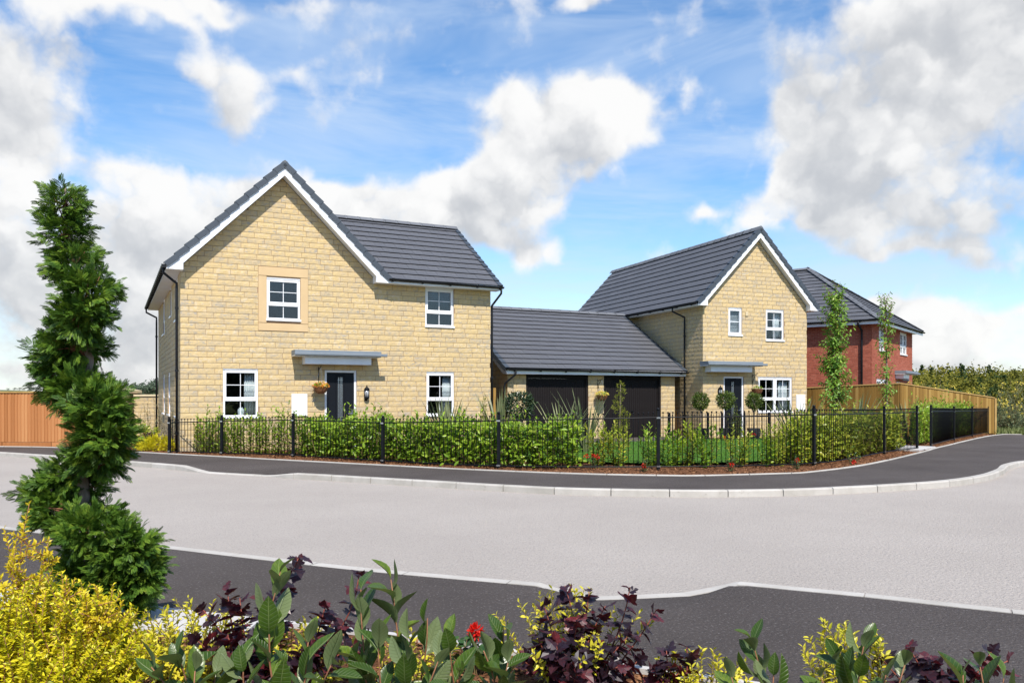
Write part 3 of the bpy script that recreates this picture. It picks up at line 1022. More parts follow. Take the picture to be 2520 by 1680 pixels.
def window(parent, Mw, s0, s1, z0, z1, style='six', split=None, label=None):
    fz0 = z0 + .045
    H, Wd = z1 - fz0, s1 - s0
    mb = MB(Mw)
    yf, yb = .022, .09
    ow = .038
    mb.bev(s0, s0 + ow, yf, yb, fz0, z1); mb.bev(s1 - ow, s1, yf, yb, fz0, z1)
    mb.bev(s0 + ow, s1 - ow, yf, yb, z1 - ow - .028, z1); mb.bev(s0 + ow, s1 - ow, yf, yb, fz0, fz0 + ow)
    w = mb.build('window', 'white_plastic', parent)
    MB(Mw).bev(s0 - .02, s1 + .02, -.055, .1, z0 - .012, z0 + .045, .01).build('sill', 'white_plastic', w)
    MB(Mw).bev(s0, s1, .004, .02, z1 - .03, z1 - .002, .003).build('head_trim', 'white_plastic', w)
    def pane(a, b, c, d):
        MB(Mw).box(a, b, .060, .066, c, d).build('pane', 'glass', w)
    def bars(a, b, c, d, nx, nz):
        for i in range(1, nx):
            x = a + (b - a) * i / nx
            MB(Mw).bev(x - .009, x + .009, .045, .059, c, d, .003).build('glazing_bar', 'white_plastic', w)
        for k in range(1, nz):
            z = c + (d - c) * k / nz
            MB(Mw).bev(a, b, .047, .058, z - .009, z + .009, .003).build('glazing_bar', 'white_plastic', w)
        for i in range(nx):
            for k in range(nz):
                pane(a + (b - a) * i / nx, a + (b - a) * (i + 1) / nx, c + (d - c) * k / nz, c + (d - c) * (k + 1) / nz)
    def sash(a, b, c, d, t, y=.008):
        m2 = MB(Mw)
        m2.bev(a, a + t, y, .085, c, d, .008); m2.bev(b - t, b, y, .085, c, d, .008)
        m2.bev(a + t, b - t, y, .085, c, c + t, .008); m2.bev(a + t, b - t, y, .085, d - t, d, .008)
        m2.build('sash', 'white_plastic', w)
    cols = [(s0 + ow, s1 - ow)]
    if style == 'double':
        mid = (s0 + s1) / 2
        MB(Mw).bev(mid - .03, mid + .03, yf, yb, fz0 + ow, z1 - ow - .028).build('mullion', 'white_plastic', w)
        cols = [(s0 + ow, mid - .03), (mid + .03, s1 - ow)]
    zb, zt = fz0 + ow, z1 - ow - .028
    for (a, b) in cols:
        if style == 'single':
            sash(a, b, zb, zt, .055)
            pane(a + .055, b - .055, zb + .055, zt - .055)
            MB(Mw).bev(a + .055, b - .055, .045, .059, (zb + zt) / 2 - .012, (zb + zt) / 2 + .012, .003).build('glazing_bar', 'white_plastic', w)
        else:
            zs = split if split else zb + (zt - zb) * .345
            MB(Mw).bev(a, b, yf - .004, yb, zs - .03, zs + .03).build('transom', 'white_plastic', w)
            sash(a, b, zs + .03, zt, .05)
            bars(a + .05, b - .05, zs + .08, zt - .05, 2, 2)
            m2 = MB(Mw)
            m2.bev(a, a + .018, .03, .08, zb, zs - .03, .004); m2.bev(b - .018, b, .03, .08, zb, zs - .03, .004)
            m2.build('bead', 'white_plastic', w)
            bars(a + .018, b - .018, zb, zs - .03, 2, 1)
    return w


def curtain(house, Mw, s0, s1, z0, z1, label, y=.2, waves=6, amp=.025, mat='curtain'):
    """hanging curtain, wavy sheet with thickness, in the world"""
    n = 24
    m = house.mw @ Mw
    v, q = [], []
    for off in (0, .012):
        for i in range(n + 1):
            s = s0 + (s1 - s0) * i / n
            yy = y + off + amp * math.sin(i / n * waves * 2 * math.pi)
            v += [tuple(m @ Vector((s, yy, z0))), tuple(m @ Vector((s, yy, z1)))]
    k = 2 * (n + 1)
    for i in range(n):
        q += [(2 * i, 2 * i + 2, 2 * i + 3, 2 * i + 1), (k + 2 * i + 1, k + 2 * i + 3, k + 2 * i + 2, k + 2 * i), (2 * i, k + 2 * i, k + 2 * i + 2, 2 * i + 2), (2 * i + 1, 2 * i + 3, k + 2 * i + 3, k + 2 * i + 1)]
    q += [(0, 1, k + 1, k), (2 * n, k + 2 * n, k + 2 * n + 1, 2 * n + 1)]
    return tag(link('curtain', raw_mesh('curtain', v, quads=q, mat=mat, smooth=True)), label, 'curtain')


def front_door(parent, Mw, s0, s1, z1, glass_w=.16):
    mb = MB(Mw)
    y0, y1, f = .02, .10, .065
    mb.bev(s0, s0 + f, y0, y1, 0, z1); mb.bev(s1 - f, s1, y0, y1, 0, z1); mb.bev(s0 + f, s1 - f, y0, y1, z1 - f, z1)
    fr = mb.build('door_frame', 'white_plastic', parent)
    a, b, t = s0 + f, s1 - f, z1 - f
    c = (a + b) / 2
    d = MB(Mw)
    gz0, gz1, gw = .72, t - .13, glass_w / 2
    d.bev(a + .004, c - gw - .05, .045, .09, .03, t - .004); d.bev(c + gw + .05, b - .004, .045, .09, .03, t - .004)
    d.bev(c - gw - .05, c + gw + .05, .045, .09, .03, gz0 - .05); d.bev(c - gw - .05, c + gw + .05, .045, .09, gz1 + .05, t - .004)
    dr = d.build('door', 'door_paint', parent)
    e = MB(Mw)
    e.bev(c - gw - .05, c - gw, .034, .088, gz0 - .05, gz1 + .05); e.bev(c + gw, c + gw + .05, .034, .088, gz0 - .05, gz1 + .05)
    e.bev(c - gw, c + gw, .034, .088, gz0 - .05, gz0); e.bev(c - gw, c + gw, .034, .088, gz1, gz1 + .05)
    e.build('glazing_frame', 'door_paint', dr)
    MB(Mw).box(c - gw, c + gw, .066, .074, gz0, gz1).build('pane', 'obscure_glass', dr)
    for x in (c - gw * .62, c + gw * .22, c + gw * .62):
        MB(Mw).box(x - .005, x + .005, .060, .066, gz0, gz1).build('lead_strip', 'steel', dr)
    for z in (gz0 + .08, gz1 - .08):
        MB(Mw).box(c - gw, c + gw, .058, .064, z - .005, z + .005).build('lead_strip', 'steel', dr)
    MB(Mw).bev(c - .15, c + .15, .036, .05, .50, .575).build('letter_plate', 'steel', dr)
    h = MB(Mw)
    h.bev(b - .075, b - .035, .03, .046, .86, 1.10)
    h.tube([(b - .055, .03, 1.0), (b - .055, -.015, 1.0), (b - .075, -.022, 1.0), (b - .19, -.022, 1.0)], .011, 8)
    h.build('door_handle', 'steel', dr)
    MB(Mw).bev(s0, s1, -.03, .12, -.02, .03).build('threshold', 'steel', parent)
    MB(Mw).box(a, b, .11, .2, 0, t).build('door_backing', 'plaster', parent)
    return dr


def canopy(parent, Mw, x0, x1, b0, b1):
    """flat grey porch roof with gutter, cream soffit and white fascia box"""
    c = MB(Mw).bev(x0 + .02, x1 - .16, -.52, .0, 2.645, 2.785, .012).build('canopy', 'canopy_grey', parent)
    MB(Mw).bev(x0, x1, -.585, -.522, 2.635, 2.715, .015).build('gutter', 'canopy_grey', c)
    MB(Mw).box(x0 + .03, x1 - .17, -.51, -.002, 2.612, 2.643).build('soffit', 'soffit_plastic', c)
    MB(Mw).bev(b0, b1, -.38, -.003, 2.40, 2.61, .008).build('fascia_box', 'white_plastic', c)
    return c


def lantern(loc, rz, label):
    """half-round wall lantern"""
    r = empty('wall_lantern', loc, rz, label, 'lantern', 'lanterns beside the front doors')
    MB().lathe([(.02, .0), (.055, .01), (.075, .03), (.082, .05), (.07, .058)], 12, (0, -.09, -.04)).build('base_cup', 'black_paint', r, smooth=True)
    MB().lathe([(.066, .0), (.068, .11), (.066, .2)], 12, (0, -.09, .015)).build('glass', 'lantern_glass', r, smooth=True)
    for k in range(6):
        a = math.pi * k / 3
        x, y = .073 * math.cos(a), -.09 + .073 * math.sin(a)
        MB().tube([(x, y, .01), (x, y, .22)], .006, 5).build('cage_bar', 'black_paint', r)
    MB().lathe([(.084, .0), (.082, .03), (.06, .07), (.022, .1), (.014, .125), (.02, .14), (.0, .16)], 12, (0, -.09, .215)).build('dome', 'black_paint', r, smooth=True)
    MB().bev(-.045, .045, -.018, .012, -.09, .27).build('back_plate', 'black_paint', r)
    MB().tube([(0, 0, -.05), (0, -.05, -.07), (0, -.09, -.045)], .012, 6).build('arm', 'black_paint', r)
    return r

# ------------------------------------------------------------------ stone house with front gable and wing
I4 = Matrix.Identity(4)


def left_frame(depth, x=0.0):
    return Matrix(((0, 1, 0, x), (-1, 0, 0, depth), (0, 0, 1, 0), (0, 0, 0, 1)))


def gable_trim(h, roof, w, ap, slope, over, yf, depth, zsof, zt, box_right=True):
    """bargeboards, sloping soffits and boxed eaves of a front gable of width w, apex at ap"""
    zap = zt + slope * (ap + over)
    lo = zap - .36
    for sgn in (-1, 1):
        X = lambda x: x if sgn < 0 else 2 * ap - x
        xin = .03
        zin = lo - slope * (ap - xin)
        poly = [(X(-over + .015), zsof), (X(xin), zsof), (X(xin), zin), (X(ap), lo), (X(ap), zap - .06), (X(-over + .015), zt - .06)]
        if sgn > 0: poly = poly[::-1]
        MB().prism(poly, yf, yf + .03).build('bargeboard', 'white_plastic', roof)
        so = [(X(xin), zin + .03), (X(ap), lo + .03), (X(ap), lo + .06), (X(xin), zin + .06)]
        if sgn > 0: so = so[::-1]
        MB().prism(so, yf + .03, .0).build('verge_soffit', 'soffit_plastic', roof)
        a, b = sorted((X(-over + .016), X(-.0)))
        y1 = depth if (sgn < 0 or box_right) else .0
        MB().box(a, b, yf + .03, y1, zsof, zsof + .02).build('soffit', 'soffit_plastic', roof)
        i0, i1 = sorted((X(-.022), X(.028)))
        MB().box(i0, i1, yf + .03, -.022, zsof - .003, zin + .05).build('box_end', 'white_plastic', roof)
        e0, e1 = sorted((X(-over), X(-over + .016)))
        MB().box(e0, e1, yf + .004, y1, zsof - .004, zt - .02).build('fascia', 'white_plastic', roof)


H1 = House('stone_house', (-8.778, 21.54), 26.42, 'wide buff stone house with tall front gable, side wing and porch canopy over black door', 'house', None, 'stone', 'mortar', .445, .15, .011, .03, 'stone')
W1, D1, AP1 = 9.03, 10.5, 2.63
ops = [(1.06, 1.98, .9, 2.25), (2.21, 3.13, 3.6, 4.8), (6.87, 7.80, 3.6, 4.8), (6.91, 7.81, .9, 2.25), (3.82, 4.75, 0, 2.25)]
H1.wall(I4, W1, 4.8, ops, gable=[(0, 4.8), (5.26, 4.8), (5.26, 4.95), (2.63, 7.58), (0, 4.95)], cand=True, skip=[(1.98, 3.35, 3.3, 5.1)])
LF1 = left_frame(D1)
lops = [(10.5 - 1.9, 10.5 - .9, 3.6, 4.8), (10.5 - 4.0, 10.5 - 3.4, 3.9, 4.8), (10.5 - 7.7, 10.5 - 6.7, 3.6, 4.8), (10.5 - 1.9, 10.5 - .9, .9, 2.25), (10.5 - 5.0, 10.5 - 4.0, .9, 2.25), (10.5 - 7.7, 10.5 - 6.7, .9, 2.25)]
H1.wall(LF1, D1, 4.8, lops)
mb = MB(); mb.box(8.81, 9.03, .23, 6.6, -.1, 4.8); mb.box(.22, 8.8, 6.4, 6.6, -.1, 4.8); mb.box(.22, 5.26, D1 - .2, D1, -.1, 4.8); mb.box(5.04, 5.26, 6.6, D1, -.1, 4.8)
mb.build('rear_wall', 'mortar', H1.root)
MB().box(.22, 8.8, .23, 6.39, 4.82, 4.86).build('ceiling', 'plaster', H1.root)
MB().prism([(0, 4.8), (5.26, 4.8), (5.26, 4.95), (2.63, 7.58), (0, 4.95)], D1 - .2, D1).build('rear_gable', 'mortar', H1.root)
MB(Matrix(((0, 1, 0, 0), (1, 0, 0, 0), (0, 0, 1, 0), (0, 0, 0, 1)))).prism([(0, 4.8), (6.6, 4.8), (3.3, 7.2)], 8.81, 9.03).build('wing_gable', 'mortar', H1.root)
H1.finish()
# window surround
for a, b, c, d in ((1.985, 3.345, 4.835, 5.085), (1.985, 2.205, 3.535, 4.825), (3.135, 3.345, 3.535, 4.825), (1.985, 3.345, 3.315, 3.525)):
    MB().bev(a, b, -.028, .05, c, d, .006).build('surround_stone', 'dressed_stone', H1.root)
for (a, b, c, d) in ops[:4]:
    window(H1.root, I4, a, b, c, d)
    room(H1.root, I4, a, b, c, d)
for (a, b, c, d) in lops:
    window(H1.root, LF1, a, b, c, d, 'six' if b - a > .8 else 'single')
for s0, s1, z0, z1 in ((9.6 - 1, 9.6, .9, 2.25),):
    pass
front_door(H1.root, I4, 3.82, 4.75, 2.25)
canopy(H1.root, I4, 2.86, 5.50, 3.18, 5.08)
MB().bev(2.88, 3.32, -.07, .0, .94, 1.56, .015).build('meter_box', 'meter_plastic', H1.root)

rf = MB()
rf.prism([(-.373, 4.84), (2.63, 7.843), (2.63, 7.905), (-.373, 4.905)], -.37, D1 + .28)
rf.prism([(2.632, 7.843), (5.633, 4.84), (5.633, 4.905), (2.632, 7.905)], -.37, D1 + .28)
roof1 = rf.build('roof', 'black_plastic', H1.root)
MYZ = Matrix(((0, 1, 0, 0), (1, 0, 0, 0), (0, 0, 1, 0), (0, 0, 0, 1)))
sl = .672
cr = MB()
zt_ = sl * 3.66
for y0, y1, xl0 in ((-.37, 3.29, 5.62), (6.95, 3.292, 5.62)):
    cr.hull([(xl0, y0, 4.85), (xl0, y0, 4.905), (3.2, y1, 4.905 + zt_), (3.2, y1, 4.85 + zt_)], [(9.235, y0, 4.85), (9.235, y0, 4.905), (9.235, y1, 4.905 + zt_), (9.235, y1, 4.85 + zt_)])
roof1w = cr.build('roof', 'black_plastic', H1.root)
mw1 = H1.mw
tiles(roof1, mw1, (-.373, D1 + .28, 4.91), (0, -1, 0), (1, 0, 1), [(0, 0), (D1 + .65, 0), (D1 + .65, 4.24), (0, 4.24)], .345, cand=False)
tiles(roof1, mw1, (5.633, -.37, 4.91), (0, 1, 0), (-1, 0, 1), [(0, 0), (D1 + .65, 0), (D1 + .65, 4.24), (0, 4.24)], .345, cand=False)
ql = math.hypot(3.66, 3.66 * sl)
tiles(roof1w, mw1, (0, -.37, 4.91), (1, 0, 0), (0, 1, sl), [(5.64, 0), (9.235, 0), (9.235, ql), (3.15, ql)], .375)
tiles(roof1w, mw1, (9.235, 6.95, 4.91), (-1, 0, 0), (0, -1, sl), [(0, 0), (3.6, 0), (6, ql), (0, ql)], .345, cand=False)
ridge(roof1, (2.63, -.42, 7.92), (2.63, D1 + .3, 7.92), slope=.9)
ridge(roof1w, (9.25, 3.29, 4.955 + sl * 3.66), (3.15, 3.29, 4.955 + sl * 3.66), slope=.65)
verge(roof1, (-.40, -.385, 4.91), (2.60, -.385, 7.905), (0, -1, 0))
verge(roof1, (5.66, -.385, 4.91), (2.66, -.385, 7.905), (0, -1, 0))
verge(roof1w, (9.24, -.40, 4.90), (9.24, 3.27, 4.90 + sl * 3.66), (1, 0, 0))
gable_trim(H1, roof1, 5.26, AP1, 1.0, .373, -.385, D1 + .2, 4.8, 4.93, box_right=False)
MB().box(5.62, 9.215, -.37, -.352, 4.797, 4.93).build('fascia', 'white_plastic', roof1w)
MB().box(5.62, 9.215, -.350, -.002, 4.80, 4.82).build('soffit', 'soffit_plastic', roof1w)
MB(MYZ).prism([(-.37, 4.8), (-.0, 4.8), (3.29, 4.62 + sl * 3.66), (3.29, 4.84 + sl * 3.66), (-.37, 4.86)], 9.217, 9.238).build('bargeboard', 'white_plastic', roof1w)
gutter(roof1w, (5.60, -.43, 4.925), (9.30, -.43, 4.90), brackets=(.03, .28, .52, .76, .97))
g = gutter(roof1, (-.435, D1 + .25, 4.88), (-.435, -.39, 4.905), brackets=[.04 + .04 * k for k in range(25)])
pipe(H1.root, [(-.43, -.12, 4.86), (-.43, -.12, 4.72), (-.10, .02, 4.48), (-.10, .02, 4.35), (-.10, .02, 0)])
pipe(H1.root, [(-.43, D1 + .1, 4.84), (-.43, D1 + .1, 4.7), (-.08, D1 - .05, 4.5), (-.08, D1 - .05, 4.3), (-.08, D1 - .05, 0)])
pipe(H1.root, [(9.22, -.43, 4.86), (9.22, -.42, 4.7), (9.12, .05, 4.36), (9.12, .05, 4.2), (9.12, .05, 0)])
curtain(H1, I4, 1.64, 1.93, .95, 2.2, 'pale curtain hanging in the window beside the white meter box')
curtain(H1, I4, 7.50, 7.76, .95, 2.2, 'pale curtain hanging in the wing window under the grey-green spiky leaves', mat='curtain')
vp = H1.mw @ Vector((1.55, .17, .95))
vs = empty('vase', vp, 0, 'pale squat vase on the sill of the window by the meter box', 'vase')
MB().lathe([(.07, 0), (.085, .03), (.09, .14), (.085, .19), (.05, .21), (.055, .24)], 14).build('body', 'ornament', vs, smooth=True)
lantern(H1.mw @ Vector((5.03, 0, 1.46)), R(26.42), 'black wall lantern between the black door and the wing of the wide house')

# ------------------------------------------------------------------ narrow stone house
H2 = House('stone_house', (6.956, 29.6), 21.8, 'narrow buff stone house with steep gable beyond the double garage', 'house', None, 'stone', 'mortar', .445, .15, .011, .03, 'stone')
W2, D2 = 4.74, 10.7
sl2 = 1.04
ap2 = W2 / 2
z2 = 4.93 + sl2 * (ap2 + .37)
ops2 = [(1.11, 1.72, 3.75, 4.8), (2.81, 3.66, 3.6, 4.8), (.90, 1.80, 0, 2.25), (2.46, 4.05, .9, 2.25)]
gp2 = [(0, 4.8), (W2, 4.8), (W2, 4.95), (ap2, 4.95 + sl2 * ap2), (0, 4.95)]
H2.wall(I4, W2, 4.8, ops2, gable=gp2, cand=True)
H2.wall(left_frame(D2), D2, 4.8, cand=False)
mb = MB(); mb.box(W2 - .22, W2, .23, D2, -.1, 4.8); mb.box(.23, W2 - .23, D2 - .2, D2, -.1, 4.8); mb.prism(gp2, D2 - .2, D2)
mb.build('rear_wall', 'mortar', H2.root)
MB().box(.22, W2 - .23, .23, D2 - .21, 4.82, 4.86).build('ceiling', 'plaster', H2.root)
H2.finish()
window(H2.root, I4, *ops2[0], 'single'); window(H2.root, I4, *ops2[1]); window(H2.root, I4, *ops2[3], 'double')
for k in (0, 1, 3):
    room(H2.root, I4, *ops2[k], m=.3)
bl = empty('window_blind', H2.mw @ Vector((1.415, .14, 3.8)), R(21.8), 'white slatted blind in the slim upper window of the narrow house', 'blind')
for k in range(20):
    MB(Matrix.Rotation(R(28), 4, 'X')).box(-.24, .24, -.018, .018, -.0015, .0015).build('slat', 'blind', bl).location = (0, 0, .05 + k * .047)
front_door(H2.root, I4, .90, 1.80, 2.25, .13)
canopy(H2.root, I4, -.16, 2.44, .08, 1.90)
MB().bev(4.22, 4.64, -.07, 0, .94, 1.58, .015).build('meter_box', 'meter_plastic', H2.root)
MB().bev(1.86, 1.98, -.05, 0, 4.5, 4.66, .01).build('vent_cover', 'coping_stone', H2.root)
rf = MB()
rf.prism([(-.37, 4.84), (ap2, z2 - .087), (ap2, z2 - .025), (-.37, 4.905)], -.24, D2 + .25)
rf.prism([(ap2 + .002, z2 - .087), (W2 + .37, 4.84), (W2 + .37, 4.905), (ap2 + .002, z2 - .025)], -.24, D2 + .25)
roof2 = rf.build('roof', 'black_plastic', H2.root)
ql2 = math.hypot(ap2 + .37, (ap2 + .37) * sl2)
tiles(roof2, H2.mw, (-.37, D2 + .25, 4.91), (0, -1, 0), (1, 0, sl2), [(0, 0), (D2 + .49, 0), (D2 + .49, ql2), (0, ql2)], .345)
tiles(roof2, H2.mw, (W2 + .37, -.24, 4.91), (0, 1, 0), (-1, 0, sl2), [(0, 0), (D2 + .49, 0), (D2 + .49, ql2), (0, ql2)], .345, cand=False)
ridge(roof2, (ap2, -.29, z2 + .01), (ap2, D2 + .27, z2 + .01), slope=.95)
verge(roof2, (-.395, -.26, 4.90), (ap2 - .03, -.26, z2 - .03), (0, -1, 0))
verge(roof2, (W2 + .395, -.26, 4.90), (ap2 + .03, -.26, z2 - .03), (0, -1, 0))
gable_trim(H2, roof2, W2, ap2, sl2, .37, -.26, D2 + .2, 4.8, 4.93)
gutter(roof2, (-.43, D2 + .2, 4.885), (-.43, -.24, 4.905), brackets=[.03 + .085 * k for k in range(12)])
pipe(H2.root, [(-.43, 1.35, 4.86), (-.43, 1.35, 4.72), (-.09, 1.05, 4.48), (-.09, 1.05, 4.3), (-.09, 1.05, 0)])
curtain(H2, I4, 3.55, 3.98, .95, 2.2, 'grey-white curtain inside the wide ground window of the narrow house')
curtain(H2, I4, 3.30, 3.62, 3.65, 4.72, 'pale curtain inside the square upper window of the narrow house', waves=4)
lantern(H2.mw @ Vector((.70, 0, 1.55)), R(21.8), 'black wall lantern half hidden by a round clipped tree by the narrow house door')

# ------------------------------------------------------------------ double garage
GA = House('double_garage', (-.322, 27.27), 26.42, 'low double garage with slate-grey roof and two dark ribbed doors', 'garage', None, 'stone', 'mortar', .445, .15, .011, .03, 'stone', nsingle=120)
Mg = Matrix.Translation((.2, 0, 0))
gops = [(.69, 3.17, 0, 2.25), (3.82, 6.33, 0, 2.25)]
GA.wall(Mg, 6.95, 2.25, gops, cand=True)
sg, gd = .593, 7.7
GA.wall(left_frame(gd, .2), gd, 2.25, gable=[(0, 2.25), (gd, 2.25), (gd, 2.42), (gd / 2, 2.42 + sg * gd / 2), (0, 2.42)], cand=False)
mb = MB(); mb.box(6.93, 7.15, .23, gd, -.1, 2.25); mb.box(.43, 6.92, gd - .2, gd, -.1, 2.25)
mb.build('rear_wall', 'mortar', GA.root)
MB(MYZ).prism([(0, 2.25), (gd, 2.25), (gd, 2.42), (gd / 2, 2.42 + sg * gd / 2), (0, 2.42)], 6.93, 7.15).build('rear_gable', 'mortar', GA.root)
GA.finish()
for (a, b, c, d) in gops:
    fr = MB(Mg)
    fr.bev(a, a + .09, .01, .1, 0, d); fr.bev(b - .09, b, .01, .1, 0, d); fr.bev(a + .09, b - .09, .01, .1, d - .12, d)
    fr.build('door_frame', 'garage_paint', GA.root)
    dr = MB(Mg).box(a + .092, b - .092, .06, .1, .02, d - .122).build('garage_door', 'garage_paint', GA.root)
    n = 24
    pw = (b - a - .184 - .1) / n
    ribs = MB().hull([(0, 0, 0), (pw * .5, -.018, 0), (pw * .92, 0, 0)], [(0, 0, 1), (pw * .5, -.018, 1), (pw * .92, 0, 1)]).mesh('rib', 'garage_paint')
    for k in range(n):
        o = link('rib', ribs, dr)
        o.location = Mg @ Vector((a + .142 + k * pw, .06, .07))
        o.scale = (1, 1, d - .25)
    MB(Mg).bev((a + b) / 2 - .05, (a + b) / 2 + .05, .02, .06, .95, 1.0).build('door_handle', 'black_paint', dr)
yr, zr = 3.85, 2.43 + sg * 4.15
rf = MB(MYZ)
rf.prism([(-.3, 2.38), (yr, zr - .055), (yr, zr), (-.3, 2.43)], .0, 7.48)
rf.prism([(yr + .002, zr - .055), (8.0, 2.38), (8.0, 2.43), (yr + .002, zr)], .0, 7.48)
roofg = rf.build('roof', 'black_plastic', GA.root)
qg = math.hypot(4.15, 4.15 * sg)
tiles(roofg, GA.mw, (0, -.3, 2.435), (1, 0, 0), (0, 1, sg), [(0, 0), (7.48, 0), (7.48, qg), (0, qg)], .345)
tiles(roofg, GA.mw, (7.48, 8.0, 2.435), (-1, 0, 0), (0, -1, sg), [(0, 0), (7.48, 0), (7.48, qg), (0, qg)], .345, cand=False)
ridge(roofg, (7.49, yr, zr + .045), (0, yr, zr + .045), slope=.6)
verge(roofg, (-.012, -.32, 2.425), (-.012, yr, zr - .005), (-1, 0, 0))
verge(roofg, (7.47, -.32, 2.425), (7.47, yr, zr - .005), (1, 0, 0))
MB().box(.0, 7.46, -.31, -.292, 2.262, 2.43).build('fascia', 'white_plastic', roofg)
MB().box(.02, 7.44, -.290, -.022, 2.265, 2.285).build('soffit', 'soffit_plastic', roofg)
MB(MYZ).prism([(-.3, 2.263), (-.02, 2.263), (yr, zr - .30), (yr, zr - .07), (-.3, 2.37)], .018, .04).build('bargeboard', 'white_plastic', roofg)
MB(MYZ).prism([(-.02, 2.29), (yr, zr - .29), (yr, zr - .26), (-.02, 2.32)], .041, .19).build('verge_soffit', 'soffit_plastic', roofg)
gutter(roofg, (-.02, -.37, 2.43), (7.52, -.37, 2.415), brackets=[.04 + .131 * k for k in range(8)])
pipe(GA.root, [(.32, -.37, 2.36), (.32, -.35, 2.24), (.08, -.06, 1.95), (.06, -.03, 1.85), (.06, -.03, 0)])


def timber_gate(loc, ang, w, h, label):
    r = empty('timber_gate', (loc[0], loc[1], 0), R(ang), label, 'gate', 'timber side gates by the garage')
    n = max(3, int(w / .11))
    for k in range(n):
        MB().bev(k * w / n + .003, (k + 1) * w / n - .003, 0, .022, .05, h, .004).build('board', 'fence_pine', r)
    for z in (.3, h - .3):
        MB().box(0, w, .023, .06, z, z + .09).build('ledge', 'fence_pine', r)
    MB().box(-.10, -.004, -.03, .06, 0, h + .05).build('post', 'fence_pine', r)
    MB().box(w + .004, w + .1, -.03, .06, 0, h + .05).build('post', 'fence_pine', r)
    MB().box(0, w, -.01, .035, h, h + .03).build('cap_rail', 'fence_cap', r)


p = H1.mw @ Vector((9.17, 1.9, 0)); timber_gate(p, 26.42, .85, 1.75, 'timber board gate between the wide stone house and the garage')
p = GA.mw @ Vector((7.26, .8, 0)); timber_gate(p, 26.42, .30, 1.75, 'narrow timber gate between the garage and the narrow house')

# ------------------------------------------------------------------ red brick house
H3 = House('brick_house', (15.94, 36.0), 52.4, 'red brick house with dark hipped roof behind the long board fence', 'house', None, 'red_brick', 'brick_mortar', .225, .075, .010, 0.0, 'brick', nsingle=0, pname='brick')
W3, D3 = 8.1, 9.5
ops3 = [(5.35, 6.83, 3.6, 4.725), (1.25, 2.2, 3.6, 4.725), (.8, 2.75, .9, 2.325), (4.6, 5.5, 0, 2.25)]
H3.wall(I4, W3, 4.8, ops3)
H3.wall(left_frame(D3), D3, 4.8)
mb = MB(); mb.box(W3 - .2, W3, .23, D3, -.1, 4.8); mb.box(.23, W3 - .2, D3 - .2, D3, -.1, 4.8); mb.build('rear_wall', 'brick_mortar', H3.root)
MB().box(.2, W3 - .2, .23, D3 - .2, 4.8, 4.84).build('ceiling', 'plaster', H3.root)
H3.finish()
for k, st in ((0, 'double'), (1, 'six'), (2, 'double')):
    window(H3.root, I4, *ops3[k], st)
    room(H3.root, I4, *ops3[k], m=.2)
front_door(H3.root, I4, 4.6, 5.5, 2.25)
canopy(H3.root, I4, 4.2, 7.15, 4.4, 5.6)
ov, sl3 = .42, .7
hw = W3 / 2 + ov
zr3 = 4.9 + sl3 * hw
rf = MB()
i = rf.verts([(-ov, -ov, 4.86), (W3 + ov, -ov, 4.86), (W3 + ov, D3 + ov, 4.86), (-ov, D3 + ov, 4.86), (W3 / 2, W3 / 2, zr3), (W3 / 2, D3 - W3 / 2, zr3), (-ov, -ov, 4.80), (W3 + ov, -ov, 4.80), (W3 + ov, D3 + ov, 4.80), (-ov, D3 + ov, 4.80)])
rf.f += [tuple(i + k for k in q) for q in ((0, 1, 4), (1, 2, 5, 4), (2, 3, 5), (3, 0, 4, 5), (0, 6, 7, 1), (1, 7, 8, 2), (2, 8, 9, 3), (3, 9, 6, 0), (9, 8, 7, 6))]
roof3 = rf.build('roof', 'soffit_plastic', H3.root)
q3 = math.hypot(hw, hw * sl3)
tiles(roof3, H3.mw, (-ov, -ov, 4.885), (1, 0, 0), (0, 1, sl3), [(0, 0), (2 * hw, 0), (hw, q3)], .345, nsingle=100)
dl = D3 + 2 * ov
tiles(roof3, H3.mw, (-ov, D3 + ov, 4.885), (0, -1, 0), (1, 0, sl3), [(0, 0), (dl, 0), (dl - hw, q3), (hw, q3)], .345, nsingle=160)
tiles(roof3, H3.mw, (W3 + ov, -ov, 4.885), (0, 1, 0), (-1, 0, sl3), [(0, 0), (dl, 0), (dl - hw, q3), (hw, q3)], .345, cand=False)
for c in ((-ov, -ov), (W3 + ov, -ov)):
    ridge(roof3, (c[0], c[1], 4.93), (W3 / 2, W3 / 2, zr3 + .05), slope=.3, w=.14, name='hip_tile')
ridge(roof3, (W3 / 2, W3 / 2, zr3 + .05), (W3 / 2, D3 - W3 / 2, zr3 + .05), slope=.6)
MB().box(-ov - .012, W3 + ov + .012, -ov - .014, -ov - .002, 4.70, 4.9).build('fascia', 'white_plastic', roof3)
MB().box(-ov - .014, -ov - .002, -ov - .001, D3 + ov, 4.70, 4.9).build('fascia', 'white_plastic', roof3)
gutter(roof3, (-ov - .06, -ov - .07, 4.89), (W3 + ov + .06, -ov - .07, 4.88), brackets=[.04 + .07 * k for k in range(14)])
gutter(roof3, (-ov - .07, D3 + ov, 4.88), (-ov - .07, -ov - .06, 4.89), brackets=[.04 + .08 * k for k in range(12)])
pipe(H3.root, [(-ov - .07, .45, 4.84), (-ov - .07, .45, 4.72), (-.09, .40, 4.45), (-.09, .40, 4.3), (-.09, .40, 0)], r=.045)
MB().bev(5.9, 7.3, -.03, .0, 2.34, 2.42, .006).build('dentil_band', 'canopy_grey', H3.root)


